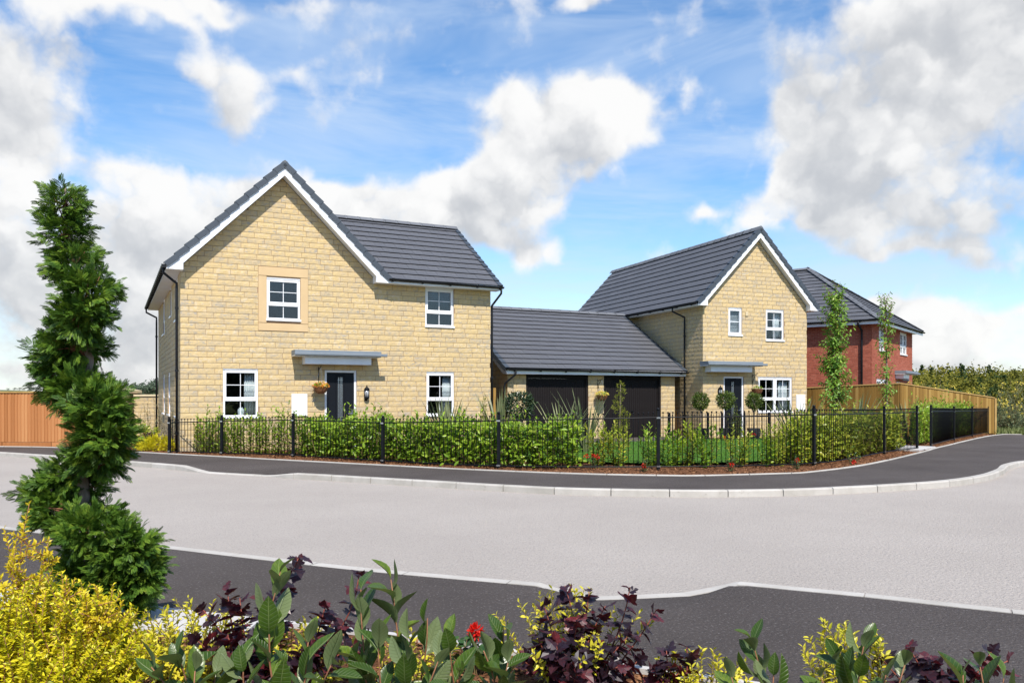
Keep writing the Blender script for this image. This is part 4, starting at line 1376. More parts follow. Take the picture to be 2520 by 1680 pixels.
# ------------------------------------------------------------------ hanging baskets
def hanging_basket(house, s, z, label, flower):
    """bracket on wall, three chains, wicker bowl, plants; s along wall, z of rim"""
    p = house.mw @ Vector((s, 0, z))
    ang = house.root.rotation_euler.z
    r = empty('hanging_basket', p, ang, label, 'basket', 'wicker hanging baskets on the walls')
    br = MB()
    br.tube([(-.02, -.012, .12), (-.02, -.012, .58)], .011, 6)
    br.tube([(-.02, -.012, .50), (-.02, -.14, .545), (-.02, -.27, .55), (-.02, -.31, .575), (-.02, -.33, .60)], .009, 6)
    br.tube([(-.02, -.012, .20), (-.02, -.10, .40), (-.02, -.24, .545)], .008, 6)
    br.build('bracket', 'black_paint', r)
    c = Vector((-.02, -.29, 0))
    for k in range(3):
        a = k * 2.094 + .5
        MB().tube([c + Vector((.19 * math.cos(a), .19 * math.sin(a), 0)), c + Vector((0, 0, .54))], .003, 4).build('chain', 'chain', r)
    prof = [(.06, -.19), (.12, -.165), (.165, -.10), (.19, -.03), (.205, .0), (.195, .012), (.18, -.0), (.14, -.09), (.0, -.12)]
    bowl = MB().lathe(prof, 20, tuple(c)).build('bowl', 'wicker', r, smooth=True)
    for z_, rr in ((-.155, .132), (-.125, .155), (-.09, .173), (-.055, .187), (-.02, .199), (.008, .206)):
        pts = [c + Vector((rr * (1 + .025 * (k % 2)) * math.cos(k * math.pi / 14), rr * (1 + .025 * (k % 2)) * math.sin(k * math.pi / 14), z_ + .006 * math.sin(k * 1.3))) for k in range(29)]
        MB().tube(pts, .009, 5, caps=False).build('wicker_strand', 'wicker', bowl)
    return r, c, flower


BASKETS = [hanging_basket(H1, 3.66, 1.76, 'wicker basket of red and yellow flowers hanging beside the wide house door', 'petal_orange'),
           hanging_basket(GA, 3.78 , 1.55, 'wicker basket with yellow-orange flowers hanging between the garage doors', 'petal_yellow'),
           hanging_basket(H2, 2.20, 1.78, 'wicker basket hanging between the narrow house door and its wide window', None)]


# ------------------------------------------------------------------ railings
def cam_h(x, pts):
    return np.interp(x, [p[0] for p in pts], [p[1] for p in pts])


def railing(posts, heights, label, gap=.1, name='metal_railing', skip_first=False):
    root = empty(name, (posts[0][0], posts[0][1], 0), 0, label, 'railing')
    org = np.array(posts[0])
    p = catmull(posts, .05)
    L = arclen(p)
    idx = [int(np.argmin(np.linalg.norm(p - np.array(q), axis=1))) for q in posts]
    Lp = [L[i] for i in idx]
    hh = lambda s: float(np.interp(s, Lp, heights))
    bar = MB().lathe([(.0075, 0), (.0075, .955), (.006, .965), (.014, .972), (.019, .985), (.014, .997), (.003, 1.0)], 7).mesh('bar', 'black_paint', smooth=True)
    post = MB().box(-.03, .03, -.03, .03, 0, .955).lathe([(.018, .95), (.03, .965), (.036, .98), (.03, .994), (.005, 1.0)], 10).mesh('post', 'black_paint')
    for s, h in zip(Lp, heights):
        q = along(p, L, np.array([s]))[0] - org
        t = along(p, L, np.array([min(s + .05, L[-1])]))[0] - along(p, L, np.array([max(s - .05, 0)]))[0]
        o = link('post', post, root)
        o.location = (q[0], q[1], -.03)
        o.rotation_euler = (0, 0, math.atan2(t[1], t[0]))
        o.scale = (1, 1, h + .03)
        for z in (.84 * h, .06 * h):
            mbf = MB().box(-.04, .04, -.038, -.02, -.016, .016)
            b = mbf.build('clamp', 'steel', o)
            b.location = (0, 0, (z + .03) / (h + .03)); b.scale = (1, 1, 1 / (h + .03))
    for a, b in zip(Lp, Lp[1:]):
        n = int(round((b - a) / gap))
        for k in range(1, n):
            s = a + (b - a) * k / n
            q = along(p, L, np.array([s]))[0] - org
            h = hh(s)
            o = link('bar', bar, root)
            o.location = (q[0], q[1], .045 * h)
            o.scale = (1, 1, .89 * h)
        for f, hgt in ((.845, .02), (.055, .02)):
            ss = np.linspace(a, b, max(3, int((b - a) / .25)))
            pp = along(p, L, ss) - org
            mb = MB()
            mb.tube([(x, y, hh(s) * f) for (x, y), s in zip(pp, ss)], .014, 6)
            mb.build('rail', 'black_paint', root)
    return root


R1 = [(-8.99, 21.33), (-7.41, 20.75), (-5.34, 19.83), (-2.87, 18.08), (-.27, 16.62), (2.94, 16.35), (6.41, 17.25), (9.53, 20.81), (11.24, 22.56)]
railing(R1, [.95, 1.02, 1.08, 1.06, 1.17, 1.25, 1.30, 1.25, 1.25], 'long curved black railing with ball tops in front of the laurel hedge and lawn')
R2 = [(12.45, 24.15), (15.07, 27.71), (17.28, 30.52), (19.41, 33.15), (19.78, 33.6)]
railing(R2, [1.245, 1.18, 1.15, 1.12, 1.10], 'black railing with ball tops running beside the long board fence')
R3 = [(5.25, 27.1), (6.62, 27.45), (7.12, 27.55), (7.95, 27.8), (8.9, 28.15)]
railing(R3, [.97, .97, .97, .97, .97], 'short black railing in front of the round clipped trees by the narrow house')


# ------------------------------------------------------------------ board fences
def board_fence(pts, heights, mat, label, board=.1, gravel=.0, capm='fence_cap', posts=True, tilt=.012, post_end=False):
    root = empty('board_fence', (pts[0][0], pts[0][1], 0), 0, label, 'fence')
    org = Vector((pts[0][0], pts[0][1], 0))
    for i, (a, b) in enumerate(zip(pts, pts[1:])):
        a, b = Vector((*a, 0)) - org, Vector((*b, 0)) - org
        t = (b - a).normalized()
        ang = math.atan2(t.y, t.x)
        Ln = (b - a).length
        n = int(round(Ln / board))
        h0, h1 = heights[i], heights[i + 1]
        unit = MB().hull([(0, 0, 0), (board * 1.12, -tilt, 0), (board * 1.12, .006 - tilt + .012, 0), (0, .010, 0)], [(0, 0, 1), (board * 1.12, -tilt, 1), (board * 1.12, .018 - tilt, 1), (0, .010, 1)]).mesh('board', mat)
        for k in range(n):
            p = a + (b - a) * (k / n)
            h = h0 + (h1 - h0) * (k + .5) / n
            o = link('board', unit, root)
            o.location = (p.x, p.y, gravel + .01)
            o.rotation_euler = (0, 0, ang)
            o.scale = (1, 1, h - gravel - .03 + random.uniform(-.004, .004))
        nn = Vector((-t.y, t.x, 0))
        def beam(name, z0a, z1a, z0b, z1b, y0, y1, m, ext=0):
            pa, pb = a - t * ext, b + t * ext
            MB().hull([pa + nn * y0 + Vector((0, 0, z0a)), pa + nn * y1 + Vector((0, 0, z0a)), pa + nn * y1 + Vector((0, 0, z1a)), pa + nn * y0 + Vector((0, 0, z1a))],
                      [pb + nn * y0 + Vector((0, 0, z0b)), pb + nn * y1 + Vector((0, 0, z0b)), pb + nn * y1 + Vector((0, 0, z1b)), pb + nn * y0 + Vector((0, 0, z1b))]).build(name, m, root)
        beam('cap_rail', h0 - .02, h0 + .02, h1 - .02, h1 + .02, -.045, .05, capm, .03)
        beam('arris_rail', .35, .42, .35, .42, .02, .09, mat)
        beam('arris_rail', h0 - .45, h0 - .38, h1 - .45, h1 - .38, .02, .09, mat)
        if gravel:
            m = int(Ln / 1.83) + 1
            for k in range(m):
                pa, pb = a + (b - a) * (k / m + .0015), a + (b - a) * ((k + 1) / m - .0015)
                MB().hull([pa - nn * .02, pa + nn * .005, pa + nn * .005 + Vector((0, 0, gravel)), pa - nn * .02 + Vector((0, 0, gravel))],
                          [pb - nn * .02, pb + nn * .005, pb + nn * .005 + Vector((0, 0, gravel)), pb - nn * .02 + Vector((0, 0, gravel))]).build('gravel_board', mat, root)
        npost = int(Ln / 1.83) + 1
        for k in range(npost + 1):
            c = a + (b - a) * (k / npost)
            h = h0 + (h1 - h0) * k / npost
            MB(Matrix.Translation(c) @ Matrix.Rotation(ang, 4, 'Z')).box(-.05, .05, .025, .12, -.05, h - .03).build('post', mat, root)
    if post_end:
        c = b
        MB(Matrix.Translation(c) @ Matrix.Rotation(ang, 4, 'Z')).box(.025, .135, -.06, .06, -.1, heights[-1] - .02).build('end_post', capm, root)
    return root


board_fence([(-18.2, 24.32), (-12.3, 24.32)], [1.63, 1.63], 'fence_cedar', 'orange-brown vertical board fence behind the spiral conifer', gravel=.13, tilt=.018)
board_fence([(11.15, 33.0), (14.55, 30.5), (19.75, 33.35)], [1.83, 2.01, 1.47], 'fence_pine', 'yellow-brown vertical board fence in front of the red brick house', board=.105, post_end=True, tilt=.026)

# stone garden wall with pillar at the far end of the wide house
GW = House('garden_wall', (-14.75, 31.75), -8.0, 'buff stone garden wall with capped pillar behind the wide house', 'wall', None, 'stone', 'mortar', .445, .15, .011, .03, 'stone', nsingle=60)
GW.wall(I4, 1.45, 1.5, cand=True)
GW.wall(Matrix.Translation((-.72, -.14, 0)), .60, 1.65, cand=True, thick=.55, s_end=.6)
GW.finish()
MB().bev(-.02, 1.47, -.06, .28, 1.502, 1.59, .02).build('coping', 'coping_stone', GW.root)
i = MB()
k = i.verts([(-.83, -.25, 1.652), (-.01, -.25, 1.652), (-.01, .52, 1.652), (-.83, .52, 1.652), (-.83, -.25, 1.75), (-.01, -.25, 1.75), (-.01, .52, 1.75), (-.83, .52, 1.75), (-.42, .14, 1.86)])
i.f += [tuple(k + a for a in q) for q in ((0, 3, 2, 1), (0, 1, 5, 4), (1, 2, 6, 5), (2, 3, 7, 6), (3, 0, 4, 7), (4, 5, 8), (5, 6, 8), (6, 7, 8), (7, 4, 8))]
i.build('pillar_cap', 'coping_stone', GW.root)

# ------------------------------------------------------------------ planting kit
def leaf_template(w=.45, fold=.10, droop=.10, segs=2):
    """leaf along +y, face +z, unit length; segs=1 gives two triangles"""
    if segs == 1:
        v = [(0, 0, 0), (-w / 2, .45, fold * w), (0, 1, -droop), (w / 2, .45, fold * w)]
        return np.array(v), np.array([(0, 3, 2), (0, 2, 1)])
    ys = np.linspace(0, 1, segs + 2)
    v, t = [(0, 0, 0)], []
    for y in ys[1:-1]:
        ww = w / 2 * math.sin(math.pi * y ** .8) ** .75
        z = -droop * y * y
        v += [(-ww, y, z + fold * ww * 2), (0, y, z), (ww, y, z + fold * ww * 2)]
    v.append((0, 1, -droop))
    n = segs
    t += [(0, 2, 1), (0, 3, 2)]
    for k in range(n - 1):
        a, b = 1 + 3 * k, 4 + 3 * k
        t += [(a, a + 1, b + 1), (a, b + 1, b), (a + 1, a + 2, b + 2), (a + 1, b + 2, b + 1)]
    a = 1 + 3 * (n - 1)
    t += [(a, a + 1, len(v) - 1), (a + 1, a + 2, len(v) - 1)]
    return np.array(v), np.array(t)


LEAF2 = leaf_template(.5, .12, .12, 1)
LEAF_NARROW = leaf_template(.34, .12, .15, 1)
LEAF8 = leaf_template(.42, .14, .16, 2)
CLUMP = (np.array([(-.5, 0, .05), (.5, .1, -.1), (.1, 1, .1), (-.6, .7, -.1)]), np.array([(0, 1, 2), (0, 2, 3)]))


def unit(a):
    return a / (np.linalg.norm(a, axis=-1, keepdims=True) + 1e-9)


def leaf_cloud(name, tmpl, O, A, N, S, mat, parent, kind='stuff', smooth=False):
    v, t = tmpl
    O, A = np.asarray(O), unit(np.asarray(A))
    N = np.asarray(N)
    N = unit(N - A * np.sum(A * N, 1, keepdims=True))
    X = np.cross(A, N)
    S = np.asarray(S).reshape(-1, 1, 1)
    P = O[:, None, :] + S * (v[None, :, 0:1] * X[:, None] + v[None, :, 1:2] * A[:, None] + v[None, :, 2:3] * N[:, None])
    n, k = len(O), len(v)
    T = (t[None] + (np.arange(n) * k)[:, None, None]).reshape(-1, 3)
    return tag(link(name, raw_mesh(name, P.reshape(-1, 3), tris=T, mat=mat, smooth=smooth), parent), kind=kind)


def curve_pts(b, t, bow, n=6, r=rng):
    b, t = np.asarray(b, float), np.asarray(t, float)
    L = np.linalg.norm(t - b)
    o = r.normal(size=3) * bow * L
    s = np.linspace(0, 1, n)[:, None]
    return b + (t - b) * s + o * (4 * s * (1 - s)) * np.array([1, 1, .2])


def leaves_on(pts, n, L, ang=(62, 30), start=.15, r=rng, jit=.25, droop=0.0, phase=None):
    """leaves spiralling up a stem polyline -> O, A, N, S"""
    pts = np.asarray(pts)
    cum = arclen3(pts)
    s = np.linspace(start, 1, n) + r.uniform(-.3, .3, n) / max(n, 1)
    s = np.clip(s, 0, 1)
    O = np.array([np.interp(s * cum[-1], cum, pts[:, k]) for k in range(3)]).T
    T = unit(np.array([np.interp(np.minimum(s + .03, 1) * cum[-1], cum, pts[:, k]) - np.interp(np.maximum(s - .03, 0) * cum[-1], cum, pts[:, k]) for k in range(3)]).T)
    az = np.arange(n) * 2.4 + (r.uniform(0, 6.28) if phase is None else phase) + r.normal(0, .2, n)
    up = np.where(np.abs(T[:, 2:3]) > .9, np.array([[1., 0, 0]]), np.array([[0, 0, 1.]]))
    X = unit(np.cross(T, up)); Y = np.cross(T, X)
    Rd = X * np.cos(az)[:, None] + Y * np.sin(az)[:, None]
    th = np.radians(ang[0] + (ang[1] - ang[0]) * s ** 1.5 + r.normal(0, 9, n))[:, None]
    A = unit(T * np.cos(th) + Rd * np.sin(th) + r.normal(0, jit * .4, (n, 3)) - np.array([0, 0, droop]))
    N = T * np.sin(th) - Rd * np.cos(th) + r.normal(0, jit, (n, 3))
    S = L * r.uniform(.7, 1.12, n) * np.where(s > .93, .75, 1.0)
    return O, A, N, S


def arclen3(p):
    return np.concatenate([[0], np.cumsum(np.linalg.norm(np.diff(p, axis=0), axis=1))])


def stems_mesh(curves, r0, r1, mat, parent, name='stem', n=5):
    mb = MB()
    for c in curves:
        m = len(c)
        mb.tube([tuple(p) for p in c], [r0 + (r1 - r0) * k / (m - 1) for k in range(m)], n)
    return mb.build(name, mat, parent, smooth=True, kind='stuff')


def cat4(lst):
    return [np.concatenate([l[k] for l in lst]) for k in range(4)]


def bushy(root, h, rad, nst, nl, L, tmpl, lmat, tmat, base_r=.08, ang=(65, 30), start=.12, r=rng, up=1.0, stem_r=.006, droop=0.0, center=(0, 0)):
    """many-stemmed shrub: stems fan out from the base, leaves up each"""
    cs, ls = [], []
    for k in range(nst):
        a = r.uniform(0, 6.283)
        q = math.sqrt(r.uniform(0, 1))
        hh = h * (1 - .35 * q * q) * r.uniform(.78, 1.08) * up
        b = (center[0] + base_r * math.cos(a), center[1] + base_r * math.sin(a), -.02)
        t = (center[0] + rad * q * math.cos(a), center[1] + rad * q * math.sin(a), hh)
        c = curve_pts(b, t, .06, r=r)
        cs.append(c)
        ls.append(leaves_on(c, nl, L, ang, start, r, droop=droop))
    O, A, N, S = cat4(ls)
    leaf_cloud('foliage', tmpl, O, A, N, S, lmat, root)
    stems_mesh(cs, stem_r, stem_r * .4, tmat, root)


def ball(root, c, rad, n, L, tmpl, lmat, r=rng, squash=1.0, inner=.55, upb=.35, name='foliage'):
    d = unit(r.normal(size=(n, 3)))
    q = inner + (1 - inner) * r.uniform(0, 1, (n, 1)) ** .6
    bump = 1 + .10 * np.sin(d[:, 0:1] * 7 + 1) * np.sin(d[:, 2:3] * 6) + r.normal(0, .05, (n, 1))
    O = np.array(c) + d * q * bump * rad * np.array([1, 1, squash])
    A = unit(d + np.array([0, 0, upb]) + r.normal(0, .5, (n, 3)))
    N = d * .6 + np.array([0, 0, .6]) + r.normal(0, .4, (n, 3))
    return leaf_cloud(name, tmpl, O, A, N, L * r.uniform(.7, 1.2, n), lmat, root)


def at(px, py, D):
    """point at photo pixel and depth"""
    return np.array([(px - 1260) / FPX * D, D, CAM_H - (py - HZN) / FPX * D])


# flowers in the baskets
for (r_, c, fl), n in zip(BASKETS, (150, 130, 110)):
    d = unit(rng.normal(size=(n, 3))); d[:, 2] = np.abs(d[:, 2])
    O = np.array(c) + d * np.array([.21, .21, .10]) * rng.uniform(.5, 1, (n, 1)) + np.array([0, 0, .0])
    leaf_cloud('foliage', LEAF2, O, d + rng.normal(0, .4, (n, 3)), d + np.array([0, 0, 1]), rng.uniform(.04, .075, n), 'leaf_laurel', r_)
    if fl:
        m = 150
        d = unit(rng.normal(size=(m, 3))); d[:, 2] = np.abs(d[:, 2])
        O = np.array(c) + d * np.array([.225, .225, .12])
        leaf_cloud('flowers', LEAF2, O, d + rng.normal(0, .6, (m, 3)), d, rng.uniform(.04, .06, m), fl, r_)
        m = 22
        O = np.array(c) + np.stack([rng.uniform(-.08, .1, m), rng.uniform(-.1, .1, m), rng.uniform(.09, .15, m)], 1)
        leaf_cloud('flowers', LEAF2, O, rng.normal(size=(m, 3)), rng.normal(size=(m, 3)), rng.uniform(.035, .05, m), 'petal_yellow', r_)

# ------------------------------------------------------------------ hedges behind the railings
r1 = catmull(R1, .05)
r1o = offset_path(r1, .42)


def hedge(path, x0, x1, h, label, lmat, step=.16, depth=.5, L=.115, nl=17, stems_per=4, thin=None, seed=3, fill=0):
    r = np.random.default_rng(seed)
    Lp = arclen(path)
    sel = [s for s in np.arange(0, Lp[-1], step) if x0 <= along(path, Lp, np.array([s]))[0][0] <= x1]
    p0 = along(path, Lp, np.array([sel[0]]))[0]
    root = empty('laurel_hedge', (p0[0], p0[1], 0), 0, label, 'hedge')
    cs, ls = [], []
    for s in sel:
        q = along(path, Lp, np.array([s]))[0]
        if thin and r.uniform() > thin(q[0]):
            continue
        for k in range(stems_per):
            b = np.array([q[0] - p0[0] + r.normal(0, .07), q[1] - p0[1] + r.normal(0, depth * .22), 0])
            hh = h * (1 + .05 * math.sin(s * 2.3) + .05 * math.sin(s * 5.7 + 1)) * r.uniform(.72, 1.08) * (1.22 if r.uniform() < .12 else 1)
            t = b + np.array([r.normal(0, .10), r.normal(0, .14), hh])
            c = curve_pts(b, t, .05, r=r)
            cs.append(c)
            ls.append(leaves_on(c, nl, L, (72, 32), .06, r))
    if fill:       # leaves through the body of the hedge, turned to the light
        n = int(fill * len(sel))
        s_ = np.array(sel)[r.integers(len(sel), size=n)] + r.uniform(0, step, n)
        q = along(path, Lp, np.clip(s_, 0, Lp[-1])) - p0
        zz = r.uniform(.08, .92, n) * h * (1 + .05 * np.sin(s_ * 2.3) + .05 * np.sin(s_ * 5.7 + 1))
        O = np.column_stack([q[:, 0], q[:, 1] + r.normal(0, depth * .27, n), zz])
        ls.append((O, np.column_stack([r.normal(0, .8, n), r.normal(-.35, .6, n), r.normal(.35, .5, n)]), np.column_stack([r.normal(0, .45, n), r.normal(-.6, .4, n), r.normal(.7, .3, n)]), L * r.uniform(.7, 1.25, n)))
    O, A, N, S = cat4(ls)
    leaf_cloud('foliage', LEAF8, O, A, N, S, lmat, root)
    stems_mesh(cs, .008, .003, 'twig_green', root)


hedge(r1o, -8.3, -5.2, .95, 'thin row of laurels against the stone wall under the window by the corner downpipe', 'leaf_laurel', thin=lambda x: .95, nl=20, stems_per=6, seed=4, L=.125)
hedge(r1o, -5.2, 1.35, 1.0, 'dense bright green laurel hedge behind the long curved railing', 'leaf_laurel', depth=.66, stems_per=7, nl=18, seed=5, fill=110, L=.135)
hedge(r1o, 5.9, 10.7, 1.06, 'yellow-green hedge filling the railing corner beside the lawn', 'leaf_gold_laurel', depth=.66, stems_per=7, nl=18, seed=6, L=.135, fill=80)
r2 = catmull(R2, .05)
hedge(offset_path(r2, .5), 12.3, 19.6, 1.22, 'green hedge between the far railing and the long board fence', 'leaf_laurel', seed=8, nl=18, stems_per=7, fill=90)

LS = [(1528, 'slim laurel shrub in front of the small spiral topiary'), (1598, 'slim laurel shrub at the tall railing post beside the lawn'), (1691, 'laurel shrub at the lawn edge in line with the garage downpipe'),
      (1742, 'laurel shrub at the lawn edge in line with the narrow house corner'), (1816, 'laurel shrub at the lawn edge in line with the narrow house door'), (1882, 'low sparse laurel shrub at the lawn edge below the wide ground window'),
      (1468, 'laurel shrub where the dense hedge ends beside the lawn'), (1648, 'laurel shrub at the lawn edge in line with the narrow timber gate'), (1908, 'laurel shrub at the lawn edge beside the golden shrubs')]
for i, (px, lab) in enumerate(LS):
    D = 17.0 + .12 * (i % 3)
    X = (px - 1260) / FPX * D
    root = empty('laurel_shrub', (X, D, 0), 0, lab, 'shrub', 'young laurels along the lawn edge')
    bushy(root, (.98, .95, 1.0, .98, .95, .7, .95, .85, 1.0)[i], .36, 11 if i != 5 else 6, 24, .125, LEAF8, 'leaf_laurel' if i % 2 else 'leaf_gold_laurel', 'twig_green', r=np.random.default_rng(40 + i), start=.05)
# yellow shrubs inside the corner hedge
for i, (px, D, h, lab) in enumerate(((1925, 19.3, .95, 'golden shrub with narrow leaves below the spiky plant by the wide ground window'), (1985, 20.2, .85, 'golden shrub with narrow leaves behind the railing post nearest the red rose'))):
    root = empty('golden_shrub', ((px - 1260) / FPX * D, D, 0), 0, lab, 'shrub', 'golden shrubs by the lawn')
    bushy(root, h, .5, 18, 24, .10, LEAF_NARROW, 'leaf_gold_laurel', 'twig_green', r=np.random.default_rng(60 + i), start=.05)


# ------------------------------------------------------------------ spiky plants
def phormium(px, D, ztop, n, label, spread=.5, seed=0):
    r = np.random.default_rng(seed)
    X = (px - 1260) / FPX * D
    root = empty('spiky_plant', (X, D, 0), 0, label, 'plant', 'spiky strap-leaved plants')
    blade_mat = 'leaf_phormium'
    for k in range(n):
        a = r.uniform(0, 6.283)
        lean = r.uniform(.02, 1) ** .8 * spread
        Ln = ztop * r.uniform(.72, 1.04)
        w = r.uniform(.032, .05)
        d = np.array([math.cos(a), math.sin(a), 0])
        sd_ = np.array([-math.sin(a), math.cos(a), 0])
        mb = MB()
        m = 7
        rows = []
        for j in range(m):
            t = j / (m - 1)
            p = d * (.03 + lean * Ln * (t + .55 * t * t) * .75) + np.array([0, 0, Ln * (t - .12 * lean * t * t)])
            ww = w * (1 - t ** 2.2) * (.65 + .35 * min(1, t * 4)) + .0015
            nrm = unit(np.cross(sd_, np.array([d[0] * lean, d[1] * lean, 1.0])))
            rows.append(mb.verts([p - sd_ * ww + nrm * ww * .5, p, p + sd_ * ww + nrm * ww * .5]))
        for a_, b_ in zip(rows, rows[1:]):
            mb.f += [(a_, a_ + 1, b_ + 1, b_), (a_ + 1, a_ + 2, b_ + 2, b_ + 1)]
        mb.build('leaf', blade_mat, root, smooth=False)


phormium(1098, 19.6, 1.55, 34, 'clump of upright spiky strap leaves under the wing window', .42, 1)
phormium(1232, 22.0, 1.72, 34, 'clump of spiky strap leaves at the garage corner by the dark round bush', .5, 2)
phormium(1385, 20.6, 1.5, 22, 'clump of spiky strap leaves in front of the garage door nearer the wide house', .6, 3)
phormium(1440, 20.8, 1.7, 20, 'clump of spiky strap leaves below the basket between the garage doors', .45, 4)
phormium(1962, 21.5, 1.6, 36, 'clump of spiky strap leaves in front of the narrow house meter box', .5, 5)
phormium(2106, 23.6, 1.68, 26, 'clump of spiky strap leaves beside the leafy narrow tree at the board fence', .45, 6)
phormium(2232, 26.4, 1.5, 18, 'clump of spiky strap leaves beyond the thin narrow tree at the board fence', .45, 7)

# ------------------------------------------------------------------ clipped and round plants
root = empty('dark_bush', ((1277 - 1260) / FPX * 22.3, 22.3, 0), 0, 'dark glossy round bush in front of the garage corner', 'bush')
ball(root, (0, 0, 1.22), .43, 1500, .10, LEAF8, 'leaf_dark', np.random.default_rng(21), .85)
stems_mesh([curve_pts((0, 0, -.02), (rng.normal(0, .15), rng.normal(0, .15), 1.2), .03) for _ in range(6)], .014, .006, 'bark_grey', root)

for i, (px, D, z, rad, lab) in enumerate(((1724, 27.9, 1.33, .285, 'round clipped tree on a stem nearest the narrow house downpipe'), (1786, 27.9, 1.36, .31, 'round clipped tree on a stem in front of the narrow house lantern'),
                                          (1856, 27.9, 1.33, .275, 'round clipped tree on a stem below the narrow house hanging basket'))):
    root = empty('clipped_tree', ((px - 1260) / FPX * D, D, 0), 0, lab, 'tree', 'round clipped trees by the narrow house')
    ball(root, (0, 0, z), rad, 1300, .075, LEAF2, 'leaf_bay', np.random.default_rng(30 + i), 1.0, .4).name = 'crown'
    MB().tube([(0, 0, .3), (.01, 0, .7), (0, .01, z)], .018, 7).build('trunk', 'bark_grey', root, smooth=True)
    MB().hull([(-.15, -.15, 0), (.15, -.15, 0), (.15, .15, 0), (-.15, .15, 0)], [(-.19, -.19, .42), (.19, -.19, .42), (.19, .19, .42), (-.19, .19, .42)]).build('planter', 'pot', root)
root = empty('laurel_shrub', ((1806 - 1260) / FPX * 27.7, 27.7, 0), 0, 'bushy green shrub beside the narrow house door', 'shrub')
bushy(root, 1.25, .3, 14, 26, .09, LEAF2, 'leaf_bay', 'twig_green', r=np.random.default_rng(77), start=.05)


# conifer sprays: flat fern-like fronds made of scale-leaf branchlets
def spray_template(nb=7, spread=.42):
    v, t = [], []
    def dia(a, d, L, w):
        i = len(v)
        d = np.array(d) / np.linalg.norm(d)
        s = np.array([-d[1], d[0], 0])
        a = np.array(a)
        m = a + d * L * .45
        v.extend([a, m + s * w, a + d * L, m - s * w])
        t.extend([(i, i + 3, i + 2), (i, i + 2, i + 1)])
    dia((0, 0, 0), (0, 1, 0), 1.0, .024)
    for k in range(nb):
        y = .12 + .74 * k / nb
        L = spread * (1 - .62 * k / nb) * (.8 if k == 0 else 1)
        for sg in (-1, 1):
            yy = y + (.05 if sg > 0 else 0)
            dia((0, yy, 0), (sg * .75, 1, 0), L, .030)
            dia((sg * .33 * L, yy + .44 * L, 0), (sg * .1, 1, 0), L * .45, .026)
            dia((sg * .28 * L, yy + .36 * L, 0), (sg * 1.0, .35, 0), L * .40, .025)
    v = np.array([(p[0], p[1], -.14 * p[1] ** 2 + .10 * abs(p[0])) for p in v])
    return v, np.array(t)


SPRAY = spray_template()


def spray_clusters(lumps, n, per, L, r, upb=.1):
    """twigs reaching out of the lumps, each carrying a fan of sprays"""
    ar = np.array([(rd[0] * rd[1] * rd[2]) ** (2 / 3) for _, rd in lumps])
    cnt = np.maximum(1, (n * ar / ar.sum()).astype(int))
    res = []
    for (c, rd), m in zip(lumps, cnt):
        for k in range(m):
            d = unit(r.normal(size=3))
            ax = unit(d * np.array([1, 1, .7]) + np.array([0, 0, upb]) + r.normal(0, .3, 3))
            p0 = np.array(c) + d * np.array(rd) * r.uniform(.25, .72)
            tl = L * r.uniform(.7, 1.3)
            nn = unit(np.array([0, 0, .7]) + d * .5 + r.normal(0, .55, 3))
            nn = unit(nn - ax * np.dot(ax, nn))
            sx = np.cross(ax, nn)
            t = np.linspace(0, 1, per)
            sg = np.where(np.arange(per) % 2 == 0, 1.0, -1.0)
            sp = (.75 - .65 * t) * sg + r.normal(0, .18, per)
            O = p0 + ax * (tl * t * .75)[:, None]
            A = ax * np.cos(sp)[:, None] + sx * np.sin(sp)[:, None] + r.normal(0, .12, (per, 3)) - np.array([0, 0, .12])
            N = nn + r.normal(0, .28, (per, 3))
            res.append((O, A, N, L * r.uniform(.5, .85, per) * (1.05 - .35 * t)))
    return cat4(res)


def sprays_on(lumps, n, L, r, upb=.30, inner=.42):
    """lumps: (center, radii); returns O,A,N,S spread by surface area"""
    ar = np.array([(rd[0] * rd[1] * rd[2]) ** (2 / 3) for _, rd in lumps])
    cnt = np.maximum(1, (n * ar / ar.sum()).astype(int))
    Os, As, Ns, Ss = [], [], [], []
    for (c, rd), m in zip(lumps, cnt):
        d = unit(r.normal(size=(m, 3)))
        q = inner + (1 - inner) * r.uniform(0, 1, (m, 1)) ** .55
        Os.append(np.array(c) + d * q * np.array(rd) * .86)
        A = unit(d * np.array([1, 1, .75]) + np.array([0, 0, upb]) + r.normal(0, .38, (m, 3)))
        As.append(A)
        Ns.append(d * .25 + np.array([0, 0, .35]) + r.normal(0, .75, (m, 3)))
        Ss.append(L * r.uniform(.6, 1.25, m))
    return [np.concatenate(a) for a in (Os, As, Ns, Ss)]


# tall spiral conifer in the near bed
DC = 5.2
bx, by = (215 * 1.0714 - 1260) / FPX * DC, DC
root = empty('spiral_conifer', (bx, by, 0), 0, 'tall dark green conifer clipped into a spiral beside the near footpath', 'tree')
K = 1.0714


def cp(px, py, dy=0.0):     # 2352-wide picture pixel -> local point
    p = at(px * K, py * K, DC + dy)
    return np.array([p[0] - bx, p[1] - by, p[2]])


